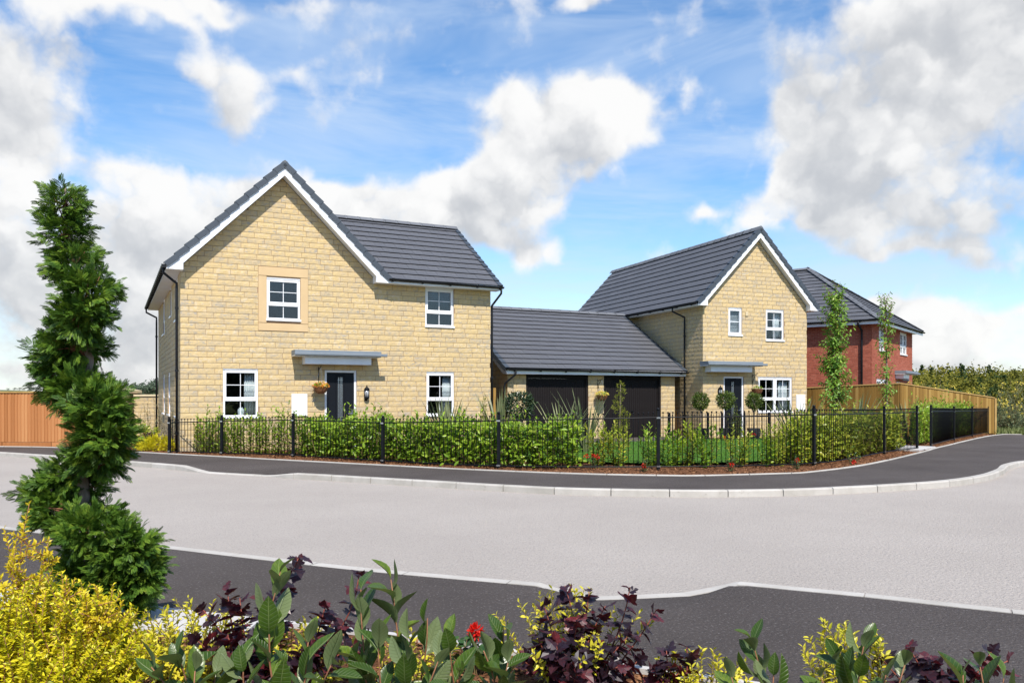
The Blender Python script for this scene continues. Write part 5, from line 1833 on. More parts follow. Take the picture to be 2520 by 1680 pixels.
m_ = DC * K / FPX             # metres per picture pixel
SP = [  # x, y, rx, ry, depth offset, rz(depth radius px)
    (146, 470, 44, 50, 0, 44), (150, 540, 52, 62, 0, 52), (170, 610, 60, 60, -.03, 60), (205, 672, 62, 62, -.10, 66), (192, 725, 62, 50, -.12, 66),
    (160, 775, 58, 52, -.05, 62), (138, 825, 60, 52, .06, 66), (146, 872, 66, 52, .10, 70), (185, 905, 78, 54, -.02, 76), (232, 942, 74, 58, -.12, 78), (240, 1000, 68, 54, -.14, 78),
    (225, 1050, 66, 48, -.06, 70), (160, 1092, 78, 46, .10, 76), (118, 1135, 72, 46, .12, 76), (140, 1180, 84, 46, .02, 80), (215, 1215, 96, 54, -.10, 90), (285, 1262, 88, 66, -.10, 90), (290, 1325, 86, 62, -.05, 92), (215, 1310, 98, 80, .06, 100), (262, 1385, 84, 50, -.02, 90), (195, 1380, 80, 56, .05, 86), (205, 800, 42, 34, .10, 44), (205, 1120, 50, 36, .12, 50), (320, 1300, 50, 50, -.02, 60)]
lumps = [(cp(x, y, dy), (rx * m_ * (.96 if y < 760 else 1.06), rz * m_ * 1.0, ry * m_ * 1.04)) for x, y, rx, ry, dy, rz in SP]
rc = np.random.default_rng(11)
O, A, N, S = spray_clusters(lumps, 3300, 8, .108, rc, .18)
leaf_cloud('foliage', SPRAY, O, A, N, S, 'leaf_conifer', root)
tr = [cp(228, 1440), cp(212, 1320), cp(196, 1180), cp(190, 1100), cp(196, 960), cp(205, 830), cp(190, 720), cp(172, 620), cp(160, 540), cp(152, 470), cp(150, 430)]
tr[0][2] = -.05
MB().tube([tuple(p) for p in tr], [.045, .042, .038, .036, .032, .028, .024, .018, .014, .009, .004], 10).build('trunk', 'bark_grey', root, smooth=True)
tw = []
for (c, rd), k in zip(lumps, range(99)):
    i = int(np.argmin([abs(p[2] - c[2]) for p in tr]))
    for j in range(12):
        d = unit(rc.normal(size=3))
        tw.append(np.array([tr[i], (tr[i] + c) / 2 + rc.normal(0, .015, 3), c + d * np.array(rd) * .7]))
for k in range(6):
    tw.append(np.array([cp(150, 560), cp(150 + rc.normal(0, 12), 500), cp(150 + rc.normal(0, 26), 430 + rc.uniform(0, 30))]))
stems_mesh(tw, .008, .002, 'bark_red', root, 'branch', 4)

# small spiral topiary by the garage, little golden cone
D = 22.0
zx = (1523 - 1260) / FPX * D
root = empty('spiral_topiary', (zx, D, 0), 0, 'small golden-green conifer clipped into a spiral before the garage door', 'tree')
ms = D / FPX
def tp(px, py, dy=0):
    p = at(px, py, D + dy); return np.array([p[0] - zx, p[1] - D, p[2]])
lm = [((1527, 952), 9, 16), ((1531, 968), 9, 12), ((1521, 982), 12, 12), ((1517, 998), 13, 13), ((1524, 1010), 15, 13), ((1536, 1022), 15, 13), ((1530, 1042), 20, 16), ((1526, 1062), 24, 20), ((1526, 1085), 25, 20)]
lumps = [(tp(*c, dy=.05 * math.sin(i * 1.4)), (a * ms, a * ms, b * ms)) for i, (c, a, b) in enumerate(lm)]
O, A, N, S = sprays_on(lumps, 1500, .07, np.random.default_rng(12), .5)
leaf_cloud('foliage', spray_template(3), O, A, N, S, 'leaf_gold_conifer', root)
MB().tube([(0, 0, -.02), tuple(tp(1526, 1020)), tuple(tp(1527, 945))], [.03, .02, .006], 6).build('trunk', 'bark_grey', root, smooth=True)
D = 21.0
root = empty('golden_cone', ((1191 - 1260) / FPX * D, D, 0), 0, 'slim pointed golden conifer by the corner of the wing wall', 'tree')
lumps = [((.01 * math.sin(k), 0, .25 + k * .15), (.17 * (1 - k / 9.5), .17 * (1 - k / 9.5), .16)) for k in range(9)]
O, A, N, S = sprays_on(lumps, 900, .075, np.random.default_rng(13), 1.1)
leaf_cloud('foliage', spray_template(3), O, A, N, S, 'leaf_gold_conifer', root)
MB().tube([(0, 0, -.02), (0, 0, 1.3)], [.02, .004], 6).build('trunk', 'bark_grey', root, smooth=True)


# ------------------------------------------------------------------ narrow trees at the board fence
def narrow_tree(px, D, ztop, rad, nl, label, seed, nb):
    r = np.random.default_rng(seed)
    X = (px - 1260) / FPX * D
    root = empty('narrow_tree', (X, D, 0), 0, label, 'tree', 'narrow leafy trees at the board fence')
    trunk = curve_pts((0, 0, -.03), (r.normal(0, .06), 0, ztop * .96), .02, 8, r)
    MB().tube([tuple(p) for p in trunk], list(np.linspace(.05, .008, 8)), 8).build('trunk', 'bark_grey', root, smooth=True)
    cs, ls = [], []
    for k in range(nb):
        z0 = ztop * (.2 + .72 * r.uniform() ** .9)
        i = np.interp(z0, trunk[:, 2], np.arange(8))
        p = np.array([np.interp(i, np.arange(8), trunk[:, j]) for j in range(3)])
        a = r.uniform(0, 6.283)
        q = rad * r.uniform(.45, 1.05) * (1.15 - .45 * (z0 / ztop)) * (1.35 if r.uniform() < .12 else 1)
        t = p + np.array([q * math.cos(a), q * math.sin(a), r.uniform(.05, .65)])
        c = curve_pts(p, t, .12, 5, r)
        cs.append(c)
        ls.append(leaves_on(c, nl, .125, (85, 55), .2, r, droop=.55))
    O, A, N, S = cat4(ls)
    leaf_cloud('crown', LEAF8, O, A, N, S, 'leaf_cherry', root)
    stems_mesh(cs, .009, .003, 'bark_red', root, 'branch', 4)


narrow_tree(2060, 24.0, 4.75, .50, 15, 'bushy narrow tree with drooping leaves in front of the brick house side wall', 51, 190)
narrow_tree(2182, 26.0, 4.85, .36, 9, 'thin sparse narrow tree in front of the brick house corner', 52, 78)


# ------------------------------------------------------------------ roses and left corner shrubs
def rose(px, py, D, label, n=1, h=.28):
    X = (px - 1260) / FPX * D
    r = np.random.default_rng(int(px))
    root = empty('rose_bush', (X, D, 0), 0, label, 'rose', 'small red roses along the railing bed')
    bushy(root, h, .16, 6, 12, .06, LEAF2, 'leaf_rose', 'twig_green', .02, r=r, start=.1, stem_r=.004)
    z = CAM_H - (py - HZN) / FPX * D
    for k in range(n):
        c = np.array([r.normal(0, .07) if k else 0, -.04, z + (r.normal(0, .03) if k else 0)])
        m = 26
        d = unit(r.normal(size=(m, 3)) + np.array([0, -.3, .4]))
        leaf_cloud('flower', LEAF2, c + d * .02, d + r.normal(0, .3, (m, 3)), d + r.normal(0, .5, (m, 3)), r.uniform(.035, .055, m), 'petal_red', root, kind=None)
        MB().tube([(0, 0, 0), (c[0], c[1], z)], .004, 5).build('flower_stem', 'twig_green', root)


rose(1583, 1146, 15.85, 'low red rose below the tall railing post in front of the lawn')
rose(1798, 1143, 16.0, 'low red rose in the bark bed in line with the narrow house door')
rose(1961, 1132, 16.6, 'low red rose with wide leaves beside the thick railing post', h=.3)
rose(2100, 1138, 17.6, 'red rose leaning over the kerb edging past the thick railing post')
rose(1460, 1121, 16.7, 'pair of orange-red blooms behind the railing where the dense hedge ends', 3)
rose(1944, 1083, 18.2, 'tall red rose among the golden shrubs behind the railing', h=.5)
rose(2016, 1091, 18.9, 'red rose behind the railing in the yellow-green corner hedge', h=.45)
rose(1781, 1076, 26.6, 'red rose at the foot of the short railing by the round trees', 2)
rose(1850, 1070, 27.2, 'red rose below the round tree nearest the wide ground window', 2)

D = 23.2
root = empty('sage_shrub', ((375 - 1260) / FPX * 24.2, 24.2, 0), 0, 'tall grey-green shrub against the side wall of the wide house', 'shrub')
bushy(root, 1.45, .5, 16, 26, .06, LEAF2, 'leaf_sage', 'twig_green', r=np.random.default_rng(90))
root = empty('sage_shrub', ((425 - 1260) / FPX * 22.4, 22.4, 0), 0, 'grey-green shrub behind the corner downpipe of the wide house', 'shrub')
bushy(root, 1.1, .35, 14, 26, .06, LEAF2, 'leaf_dark', 'twig_green', r=np.random.default_rng(91))
root = empty('golden_laurel', ((348 - 1260) / FPX * 23.4, 23.4, 0), 0, 'yellow-green leafy shrub between the spiral conifer and the stone house', 'shrub')
bushy(root, .78, .5, 26, 18, .13, LEAF8, 'leaf_gold_laurel', 'twig_green', r=np.random.default_rng(92))
root = empty('golden_cypress', ((388 - 1260) / FPX * 22.3, 22.3, 0), 0, 'low feathery golden conifer at the left end of the curved railing', 'shrub')
root['label'] = 'low feathery golden conifer at the house end of the curved railing'
O, A, N, S = sprays_on([((0, 0, .2), (.42, .3, .22)), ((-.3, -.1, .15), (.25, .25, .18)), ((.3, 0, .14), (.2, .25, .16))], 900, .13, np.random.default_rng(93), .5)
leaf_cloud('foliage', spray_template(4), O, A, N, S, 'leaf_lonicera', root)
root = empty('red_heuchera', ((366 - 1260) / FPX * 22.6, 22.6, 0), 0, 'small dark red plant between the golden shrubs near the stone house', 'plant')
ball(root, (0, 0, .3), .18, 160, .07, LEAF2, 'leaf_purple', np.random.default_rng(94))
root = empty('box_ball', ((945 - 1260) / FPX * 20.2, 20.2, 0), 0, 'small round clipped shrub behind the hedge beside the black door', 'shrub')
ball(root, (0, 0, .82), .26, 700, .06, LEAF2, 'leaf_laurel', np.random.default_rng(95), 1.0, .5)
MB().tube([(0, 0, 0), (0, 0, .8)], .014, 6).build('trunk', 'bark_grey', root)

# lawn grass
lp = [np.array(p) for p in LAWN]
xs, ys = [p[0] for p in lp], [p[1] for p in lp]
pts = []
cand = np.stack([rng.uniform(min(xs), max(xs), 60000), rng.uniform(min(ys), max(ys), 60000)], 1)
ok = np.zeros(len(cand), bool)
j = len(lp) - 1
for i in range(len(lp)):
    xi, yi, xj, yj = lp[i][0], lp[i][1], lp[j][0], lp[j][1]
    cnd = ((yi > cand[:, 1]) != (yj > cand[:, 1])) & (cand[:, 0] < (xj - xi) * (cand[:, 1] - yi) / (yj - yi + 1e-12) + xi)
    ok ^= cnd
    j = i
cand = cand[ok]
n = len(cand)
BLADE = (np.array([(-.09, 0, 0), (.09, 0, 0), (.02, 1, .1)]), np.array([(0, 1, 2)]))
g = leaf_cloud('lawn_grass', BLADE, np.column_stack([cand, np.full(n, .06)]), np.column_stack([rng.normal(0, .35, (n, 2)), np.ones(n)]), rng.normal(size=(n, 3)), rng.uniform(.03, .065, n), 'grass_blade', None)
tag(g, 'short bright green mown lawn grass inside the curved railing', 'grass', kind='stuff')
# rough grass at the end of the footpath
n = 9000
O = np.column_stack([rng.uniform(19.8, 28, n), rng.uniform(32.6, 36, n), np.full(n, -.02)])
g = leaf_cloud('rough_grass', BLADE, O, np.column_stack([rng.normal(0, .4, (n, 2)), np.ones(n)]), rng.normal(size=(n, 3)), rng.uniform(.1, .32, n), 'wild_grass', None)
tag(g, 'rough grass verge under the yellow flowering bushes', 'grass', kind='stuff')

# bark chips
CHIP = (np.array([(-.3, 0, 0), (.35, .1, 0), (.2, 1, .05), (-.25, .9, 0), (0, .5, .22)]), np.array([(0, 1, 4), (1, 2, 4), (2, 3, 4), (3, 0, 4)]))


def chips(name, fn, n, size, label):
    O = np.array([fn() for _ in range(n)])
    A = np.column_stack([rng.normal(size=(n, 2)), rng.normal(0, .25, n)])
    N = np.column_stack([rng.normal(0, .35, (n, 2)), np.ones(n)])
    g = leaf_cloud(name, CHIP, O, A, N, size * rng.uniform(.5, 1.5, n), 'bark_chip', None)
    tag(g, label, 'bark chips', kind='stuff')


def f_far():
    x = random.uniform(-9, 19)
    return (x, far_y(x) + .06 + random.uniform(0, 1.0) ** 1.3 * 1.5, .012)


def f_near():
    x = random.uniform(-3.2, 2.2)
    return (x, near_y(x) - .1 - random.uniform(0, 1.9), .012)


chips('bark_chips', f_far, 9000, .035, 'brown bark chips scattered in the bed along the railing')
chips('bark_chips', f_near, 9000, .03, 'brown bark chips in the planting bed by the near footpath')

# ------------------------------------------------------------------ near planting: laurel shoots, purple shrubs, golden shrubs
def big_leaf(w, curl, fold, seed):
    r = np.random.default_rng(seed)
    ys = [0, .07, .2, .38, .56, .74, .88, 1.0]
    ws = [.02, .05, .26, .44, .49, .41, .24, .012]
    mb = MB()
    rows = []
    tw = r.uniform(-.12, .12)
    for y, q in zip(ys, ws):
        q = q * w
        z = -curl * y * y + .04 * math.sin(y * 5)
        a = tw * y
        rows.append(mb.verts([(-q, y, z + fold * q - a * q), (0, y, z - .012 * math.sin(math.pi * y)), (q, y, z + fold * q + a * q)]))
    for a, b in zip(rows, rows[1:]):
        mb.f += [(a, a + 1, b + 1, b), (a + 1, a + 2, b + 2, b + 1)]
    return mb.mesh('leaf', 'leaf_cotoneaster', smooth=True)


LL = [big_leaf(.46, c, f, i) for i, (c, f) in enumerate(((.10, .35), (.22, .55), (-.04, .30), (.16, .8), (.05, .18)))]


def purple_leaf(seed):
    r = np.random.default_rng(seed)
    half = [(0, 0), (.16, -.02), (.34, .10), (.50, .30), (.36, .36), (.46, .52), (.40, .66), (.24, .62), (.20, .80), (0, 1.0)]
    outl = half + [(-x, y) for x, y in half[-2:0:-1]]
    mb = MB()
    def z(x, y):
        return -.30 * y * y + .34 * abs(x) - .28 * x * x + .05 * math.sin(9 * y + seed) * abs(x) * 2 + r.uniform(-.03, .03)
    c = mb.verts([(0, .42, z(0, .42) - .03)])
    i = mb.verts([(x * r.uniform(.9, 1.1), y, z(x, y)) for x, y in outl])
    n = len(outl)
    mb.f += [(c, i + k, i + (k + 1) % n) for k in range(n)]
    return mb.mesh('leaf', 'leaf_purple', smooth=False)


PL = [purple_leaf(k) for k in range(5)]


def leaf_objs(meshes, O, A, N, S, parent, r, flip=.35):
    N = N * np.where(r.uniform(size=(len(N), 1)) < flip, -1.0, 1.0)
    A = unit(A); N = unit(N - A * np.sum(A * N, 1, keepdims=True)); X = np.cross(A, N)
    for k in range(len(O)):
        o = link('leaf', meshes[r.integers(len(meshes))], parent)
        s = S[k]
        o.matrix_basis = Matrix(((X[k][0] * s, A[k][0] * s, N[k][0] * s, O[k][0]), (X[k][1] * s, A[k][1] * s, N[k][1] * s, O[k][1]), (X[k][2] * s, A[k][2] * s, N[k][2] * s, O[k][2]), (0, 0, 0, 1)))


def shoot_plant(name, label, cat, group, rx, RD, tips, leafset, twig, L, nl, ang, start, seed, bow=.05, stem_r=.006, droop=0.0, dense=1.0):
    """plant rooted at photo column rx, depth RD; every tip is (px, py, depth, leaves)"""
    r = np.random.default_rng(seed)
    X0 = (rx - 1260) / FPX * RD
    root = empty(name, (X0, RD, 0), 0, label, cat, group)
    ls = []
    for (px, py, D, n) in tips:
        t = at(px, py, D) - np.array([X0, RD, 0])
        c = curve_pts((r.normal(0, .03), r.normal(0, .03), -.02), t, bow, 8, r)
        m = len(c)
        MB().tube([tuple(p) for p in c], [stem_r + (.0022 - stem_r) * k / (m - 1) for k in range(m)], 6).build('stem', twig, root, smooth=True)
        ls.append(leaves_on(c, int(n * dense), L, ang, start, r, jit=.22, droop=droop))
    O, A, N, S = cat4(ls)
    leaf_objs(leafset, O, A, N, S, root, r)
    return root


G = 'laurel shrubs in the near bed'
AN, ST = (50, 22), .45
shoot_plant('laurel_shrub', 'glossy laurel with a tall shoot of big leaves beside the first purple shrub', 'shrub', G, 740, 3.05,
            [(690, 1405, 3.0, 13), (600, 1610, 2.95, 8), (760, 1560, 3.1, 9), (650, 1590, 3.05, 8), (820, 1625, 2.9, 8), (700, 1650, 2.9, 8)], LL, 'twig_brown', .148, 10, AN, ST, 201)
shoot_plant('laurel_shrub', 'glossy laurel with three leaf tufts standing against the dark near footpath', 'shrub', G, 960, 3.1,
            [(888, 1450, 3.1, 11), (962, 1425, 3.15, 12), (1052, 1520, 3.1, 5), (930, 1560, 3.0, 9), (1010, 1575, 3.05, 8), (1000, 1640, 2.95, 8), (880, 1610, 3.0, 9), (1080, 1620, 3.0, 8)], LL, 'twig_brown', .148, 10, AN, ST, 202)
shoot_plant('laurel_shrub', 'glossy laurel shoots around the red bedding flower', 'shrub', G, 1190, 3.1,
            [(1238, 1545, 3.1, 8), (1105, 1575, 3.05, 6), (1190, 1600, 3.0, 8), (1250, 1630, 3.05, 8), (1130, 1650, 2.95, 8)], LL, 'twig_brown', .148, 10, AN, ST, 203)
shoot_plant('laurel_shrub', 'low glossy laurel tufts beside the yellow mound of tiny leaves', 'shrub', G, 430, 3.0,
            [(372, 1640, 2.95, 8), (438, 1610, 3.0, 8), (480, 1650, 2.95, 7), (530, 1665, 3.0, 7), (585, 1625, 3.1, 6)], LL, 'twig_brown', .148, 10, AN, ST, 204)
shoot_plant('laurel_shrub', 'single glossy laurel shoot standing alone over the dark footpath', 'shrub', G, 1860, 3.0,
            [(1850, 1575, 3.0, 11), (1905, 1650, 2.95, 7), (1800, 1665, 3.0, 4)], LL, 'twig_brown', .142, 10, AN, ST, 205)
shoot_plant('laurel_shrub', 'glossy laurel shoots in front of the taller golden shrub', 'shrub', G, 2150, 3.05,
            [(2062, 1615, 3.0, 9), (2128, 1575, 3.1, 10), (2228, 1630, 3.05, 5), (2180, 1660, 3.0, 6), (2020, 1665, 3.0, 5)], LL, 'twig_brown', .142, 10, AN, ST, 206)
shoot_plant('laurel_shrub', 'last glossy laurel tuft in front of the low purple leaves', 'shrub', G, 2415, 3.0,
            [(2412, 1640, 3.0, 6), (2370, 1660, 3.0, 4), (2470, 1668, 3.0, 4)], LL, 'twig_brown', .142, 10, AN, ST, 207)

GP = 'purple-leaved shrubs in the near bed'
AP = (82, 50)
shoot_plant('purple_shrub', 'dark purple shrub with two tall shoots behind the tall laurel shoot', 'shrub', GP, 640, 3.8,
            [(735, 1372, 3.75, 16), (884, 1412, 3.8, 14), (560, 1450, 3.85, 14), (590, 1470, 3.8, 14), (500, 1500, 3.9, 13), (650, 1480, 3.9, 14), (800, 1490, 3.8, 14), (700, 1500, 3.85, 14), (560, 1560, 3.7, 12), (840, 1540, 3.8, 13), (620, 1570, 3.7, 12), (900, 1570, 3.8, 12), (470, 1560, 3.8, 11), (770, 1590, 3.7, 12)],
            PL, 'twig_red', .088, 14, AP, .25, 211, droop=.25, dense=1.75)
shoot_plant('purple_shrub', 'large dark purple shrub with yellow leaves showing through it', 'shrub', GP, 1420, 3.9,
            [(1390, 1440, 3.9, 18), (1340, 1490, 3.85, 16), (1450, 1455, 3.95, 17), (1550, 1445, 3.95, 15), (1615, 1500, 4.0, 13), (1490, 1490, 3.9, 17), (1420, 1520, 3.8, 16), (1320, 1560, 3.85, 15), (1370, 1590, 3.75, 15), (1470, 1580, 3.8, 15), (1550, 1560, 3.9, 14), (1280, 1620, 3.85, 13), (1430, 1630, 3.7, 14), (1520, 1640, 3.8, 14), (1580, 1610, 3.9, 13)],
            PL, 'twig_red', .088, 14, AP, .2, 212, droop=.25, dense=1.35)
shoot_plant('purple_shrub', 'small dark purple shrub beside the low yellow clump at the edging', 'shrub', GP, 1650, 3.9,
            [(1640, 1600, 3.9, 11), (1690, 1592, 3.95, 11), (1610, 1640, 3.85, 10), (1670, 1655, 3.9, 10)], PL, 'twig_red', .082, 11, AP, .35, 213, droop=.25, dense=1.35)
shoot_plant('purple_shrub', 'purple-black shrub between the last two laurel tufts', 'shrub', GP, 2290, 3.6,
            [(2236, 1592, 3.6, 12), (2290, 1615, 3.6, 12), (2170, 1620, 3.65, 9), (2340, 1640, 3.6, 11), (2440, 1602, 3.6, 9), (2480, 1625, 3.6, 8), (2410, 1660, 3.6, 9)], PL, 'twig_red', .085, 12, AP, .4, 214, droop=.25, dense=1.35)


def golden(px, D, h, rad, n, label, seed, L=.042, nst=26):
    X = (px - 1260) / FPX * D
    root = empty('golden_shrub', (X, D, 0), 0, label, 'shrub', 'golden variegated shrubs in the near bed')
    bushy(root, h, rad, nst, n, L, LEAF8, 'leaf_euonymus', 'twig_green', .08, (75, 40), .12, np.random.default_rng(seed), stem_r=.004)


golden(470, 4.1, .42, .34, 30, 'yellow variegated shrub under the first purple shrub beside the pale slabs', 301, nst=64)
golden(760, 4.0, .36, .32, 26, 'yellow variegated shrub behind the laurels, mostly hidden by purple leaves', 302, nst=40)
golden(1400, 4.1, .46, .44, 34, 'yellow variegated shrub showing through the large purple shrub', 303, nst=36)
golden(1735, 3.95, .20, .26, 22, 'low yellow clump at the edging beside the small purple shrub', 304)
golden(2095, 3.7, .42, .24, 34, 'upright golden shrub between two laurels against the footpath', 305, L=.046)
golden(1000, 4.0, .3, .3, 20, 'low yellow shrub at the foot of the laurel tufts near the red flower', 306, nst=20)

# mound of tiny golden leaves with wispy shoots
D = 3.35
X0 = (120 - 1260) / FPX * D
root = empty('golden_honeysuckle', (X0, D, 0), 0, 'large mound of tiny bright yellow leaves with wispy shoots in front of the spiral conifer', 'shrub')
r = np.random.default_rng(400)
cs, ls, tl = [], [], []
for k in range(260):
    a = r.uniform(0, 6.283); q = math.sqrt(r.uniform(0, 1))
    rad = .46
    hh = .76 * math.sqrt(max(.02, 1 - q * q * .82)) * r.uniform(.62, 1.02)
    b = (.12 * math.cos(a), .12 * math.sin(a), -.02)
    t = (rad * q * math.cos(a) - .02, rad * q * math.sin(a), hh)
    c = curve_pts(b, t, .10, 6, r)
    cs.append(c)
    ls.append(leaves_on(c, 140, .030, (75, 50), .2, r, jit=.5))
O, A, N, S = cat4(ls)
leaf_cloud('foliage', LEAF2, O, A, N, S, 'leaf_lonicera', root)
tips = [(72, 1240), (40, 1330), (10, 1300), (120, 1330), (0, 1420), (165, 1420), (210, 1460), (270, 1490), (60, 1400), (300, 1480), (235, 1440), (130, 1400), (330, 1520)]
for (px, py) in tips:
    t = at(px, py, D + r.uniform(-.1, .2)) - np.array([X0, D, 0])
    b = np.array([t[0] * .45 + r.normal(0, .05), t[1] * .3, .25])
    c = curve_pts(b, t, .05, 8, r)
    cs.append(c)
    tl.append(leaves_on(c, 70, .030, (70, 40), .3, r, jit=.5))
    for j in range(7):
        f = r.uniform(.35, .9)
        p = b + (t - b) * f
        d = unit(np.array([r.normal(0, 1), r.normal(0, .6), .5])) * r.uniform(.05, .10)
        c2 = curve_pts(p, p + d, .05, 4, r)
        cs.append(c2)
        tl.append(leaves_on(c2, 18, .026, (70, 40), .1, r, jit=.5))
O, A, N, S = cat4(tl)
leaf_cloud('shoot_foliage', LEAF2, O, A, N, S, 'leaf_lonicera_tip', root)
stems_mesh(cs, .004, .0015, 'twig_brown', root, n=4)

# red bedding flower
D = 4.25
root = empty('red_geranium', ((1168 - 1260) / FPX * D, D, 0), 0, 'single bright red double flower above round green leaves at the edging', 'flower')
r = np.random.default_rng(410)
c = at(1168, 1553, D) - np.array([(1168 - 1260) / FPX * D, D, 0])
m = 90
d = unit(r.normal(size=(m, 3)) + np.array([0, -.25, .25]))
leaf_cloud('flower', LEAF2, c + d * .022 * r.uniform(.3, 1.2, (m, 1)), d + r.normal(0, .35, (m, 3)), d + r.normal(0, .7, (m, 3)), r.uniform(.022, .04, m), 'petal_red', root, kind=None)
MB().tube([(0, 0, 0), (c[0] * .4 + .01, .01, c[2] * .5), tuple(c)], .005, 6).build('flower_stem', 'twig_green', root)
bushy(root, .22, .15, 16, 5, .05, leaf_template(.9, .1, .1, 2), 'leaf_rose', 'twig_green', .03, (80, 60), .6, r, stem_r=.003)


# ------------------------------------------------------------------ yellow flowering bushes beyond the fence
for i, (x, y, h, rad, lab) in enumerate(((16.9, 34.4, 2.15, .8, 'yellow-flowered bush showing over the board fence by the brick house corner'), (18.3, 35.2, 2.35, .9, 'tallest yellow-flowered bush showing over the middle of the board fence'),
                                         (19.7, 35.6, 2.0, .9, 'yellow-flowered bush showing over the low end of the board fence'), (21.4, 36.0, 2.0, 1.1, 'yellow-flowered bush just past the end post of the board fence'),
                                         (22.9, 36.8, 2.5, 1.2, 'large yellow-flowered bush at the end of the footpath'), (23.6, 35.2, 1.5, .9, 'low yellow-flowered bush by the footpath end'), (25.2, 36.2, 2.4, 1.2, 'outermost yellow-flowered bush beyond the footpath end'), (21.9, 35.0, 1.25, .8, 'low leafy bush with few yellow flowers beside the fence end post'))):
    r = np.random.default_rng(500 + i)
    root = empty('flowering_bush', (x, y, -.03), 0, lab, 'bush', 'yellow flowering bushes beyond the fence')
    cs, ls = [], []
    for k in range(46):
        a = r.uniform(0, 6.283); q = math.sqrt(r.uniform(0, 1))
        t = (rad * q * math.cos(a), rad * q * math.sin(a), h * (1 - .45 * q * q) * r.uniform(.55, 1.05))
        c = curve_pts((.2 * math.cos(a), .2 * math.sin(a), 0), t, .08, 6, r)
        cs.append(c)
        ls.append(leaves_on(c, 34, .10, (80, 45), .12, r, jit=.5))
    O, A, N, S = cat4(ls)
    leaf_cloud('foliage', LEAF2, O, A, N, S, 'leaf_broom', root)
    stems_mesh(cs, .012, .004, 'twig_green', root, n=4)
    fo = []
    for k in range(38 if i != 7 else 8):
        c = cs[r.integers(len(cs))]
        p = c[-1] + r.normal(0, .09, 3)
        m = 7
        d = unit(r.normal(size=(m, 3)) + np.array([0, -.4, .5]))
        fo.append((p + d * .02, d, d + r.normal(0, .5, (m, 3)), r.uniform(.06, .10, m)))
    O, A, N, S = cat4(fo)
    leaf_cloud('flowers', LEAF2, O, A, N, S, 'petal_yellow', root)

# ------------------------------------------------------------------ wooded hillside and far skyline
hv, hq = [], []
nx, ny = 40, 24
for i in range(nx + 1):
    for j in range(ny + 1):
        x = 20 + 300 * i / nx; y = 60 + 300 * j / ny
        hv.append((x, y, -.3 + max(0, (y - 95)) * .026 + 1.0 * math.sin(x * .03) * max(0, min(1, (y - 95) / 80))))
for i in range(nx):
    for j in range(ny):
        a = i * (ny + 1) + j
        hq.append((a, a + ny + 1, a + ny + 2, a + 1))
tag(link('hillside', raw_mesh('hillside', hv, quads=hq, mat='meadow', smooth=True)), kind='structure')
r = np.random.default_rng(600)
sets = {'leaf_wood': [], 'leaf_wood_dark': []}
for k in range(430):
    D = 85 + 190 * r.uniform() ** 1.0
    px = r.uniform(2130, 3000)
    X = (px - 1260) / FPX * D
    zb = -.3 + max(0, D - 95) * .026
    dark = r.uniform() < .22
    h = (2.6 + (D - 85) / 190 * 5.2) * r.uniform(.7, 1.25)
    n = 210
    d = unit(r.normal(size=(n, 3)))
    q = r.uniform(.45, 1, (n, 1))
    if dark and r.uniform() < .5:     # conifer
        hh = r.uniform(0, 1, n)
        a = r.uniform(0, 6.283, n)
        rr = h * .24 * (1 - hh) + .1
        O = np.column_stack([rr * np.cos(a), rr * np.sin(a), h * 1.12 * hh]) + np.array([X, D, zb])
    else:
        O = np.array([X, D, zb + h * .52]) + d * q * np.array([h * .5, h * .5, h * .48]) * (1 + r.normal(0, .12, (n, 1)))
    N = d + r.normal(0, .4, (n, 3))
    sets['leaf_wood_dark' if dark else 'leaf_wood'].append((O, r.normal(size=(n, 3)), N, h * .058 * r.uniform(.6, 1.4, n) + .06))
w = None
for mname, lst in sets.items():
    O, A, N, S = cat4(lst)
    g = leaf_cloud('far_wood', CLUMP, O, A, N, S, mname, None)
    tag(g, 'olive and golden spring woodland covering the hillside' if mname == 'leaf_wood' else 'dark evergreen trees scattered through the hillside wood', 'woodland', kind='stuff')

# far ridge with a row of trees behind the cedar fence, and a tree behind the house
hv, hq = [], []
for i in range(41):
    x = -1400 + 1300 * i / 40
    for j, (y, z) in enumerate(((1100, -1), (1350, 9), (1500, 15.5 + 2 * math.sin(i * .6)), (1700, 6))):
        hv.append((x, y, z))
for i in range(40):
    for j in range(3):
        a = i * 4 + j
        hq.append((a, a + 4, a + 5, a + 1))
tag(link('far_ridge', raw_mesh('far_ridge', hv, quads=hq, mat='hill_turf', smooth=True)), kind='structure')


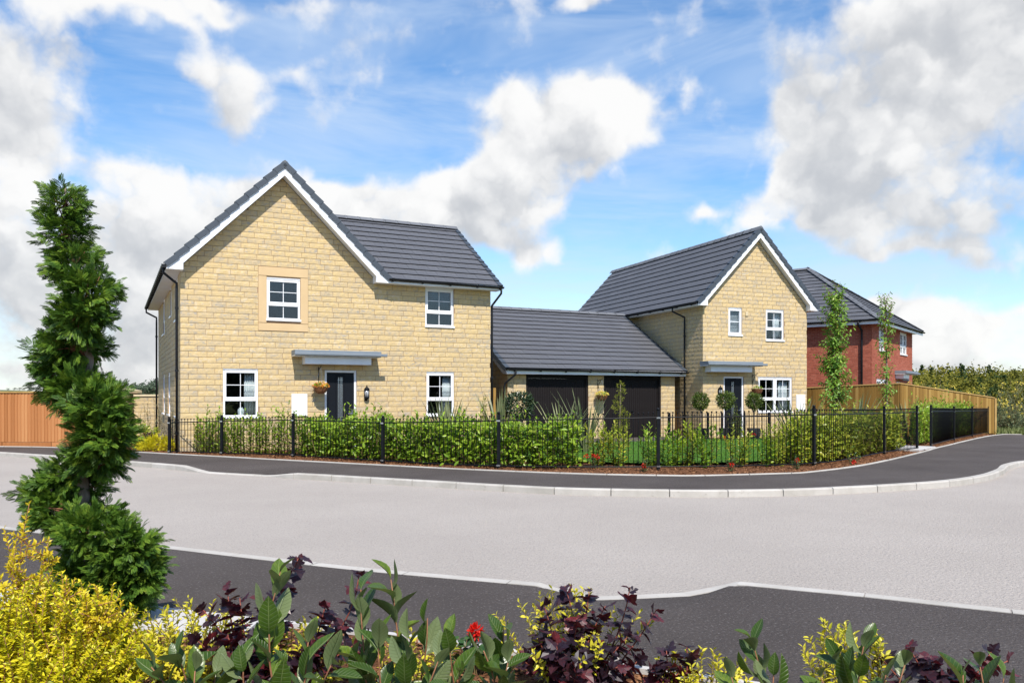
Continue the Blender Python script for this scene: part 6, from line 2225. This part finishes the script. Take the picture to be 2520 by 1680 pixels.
def far_tree(x, y, zb, h, rad, label, n, seed, group=None, mat='leaf_far'):
    r = np.random.default_rng(seed)
    root = empty('far_tree', (x, y, zb), 0, label, 'tree', group)
    cs = [(0, 0, h * .62)] + [(rad * .55 * math.cos(a), rad * .55 * math.sin(a), h * r.uniform(.45, .75)) for a in r.uniform(0, 6.28, 7)]
    ls = []
    for c in cs:
        m = n // 8
        d = unit(r.normal(size=(m, 3)))
        ls.append((np.array(c) + d * r.uniform(.3, 1, (m, 1)) * np.array([rad * .5, rad * .5, h * .27]), r.normal(size=(m, 3)), d, h * .055 * r.uniform(.6, 1.4, m)))
    O, A, N, S = cat4(ls)
    leaf_cloud('crown', CLUMP, O, A, N, S, mat, root)
    br = [np.array([(0, 0, -.5), (0, 0, h * .3), c]) for c in cs]
    stems_mesh(br, h * .025, h * .006, 'bark_grey', root, 'trunk')


FR = ['far ridge tree at the open end of the skyline row', 'second tree of the far ridge row from its open end', 'third tree of the far ridge row from its open end', 'fourth tree of the far ridge row from its open end', 'fourth tree of the far ridge row from the spiral conifer', 'third tree of the far ridge row from the spiral conifer', 'second tree of the far ridge row from the spiral conifer', 'far ridge tree nearest the spiral conifer']
for k, px in enumerate((18, 34, 47, 60, 74, 88, 99, 112)):
    far_tree((px - 1260) / FPX * 1495, 1495, 14.5, 7.0 + (k * 37 % 5) * .5, 5.2, FR[k], 240, 700 + k, 'trees along the far ridge')
far_tree((357 - 1260) / FPX * 250, 250, -.3, 7.6, 5.5, 'spreading grey-green tree rising behind the stone garden wall', 1400, 720)
far_tree((385 - 1260) / FPX * 262, 262, -.3, 8.6, 5.5, 'taller grey-green tree rising behind the wide stone house corner', 1400, 721)

# unseen trees added behind the viewpoint to darken what the windows mirror
r = np.random.default_rng(800)
lst = []
for k in range(60):
    a = R(-105 + 98 * k / 59)
    c = np.array([8 + (58 + r.normal(0, 3)) * math.cos(a), 8 + (58 + r.normal(0, 3)) * math.sin(a), 0])
    h = r.uniform(6, 8.5)
    n = 90
    d = unit(r.normal(size=(n, 3)))
    lst.append((c + np.array([0, 0, h * .5]) + d * r.uniform(.4, 1, (n, 1)) * np.array([2.6, 2.6, h * .5]), r.normal(size=(n, 3)), d, r.uniform(.7, 1.3, n)))
O, A, N, S = cat4(lst)
tag(leaf_cloud('added_tree_belt', CLUMP, O, A, N, S, 'leaf_wood_dark', None), 'belt of dark trees added out of view to darken the window reflections', 'woodland', kind='stuff')
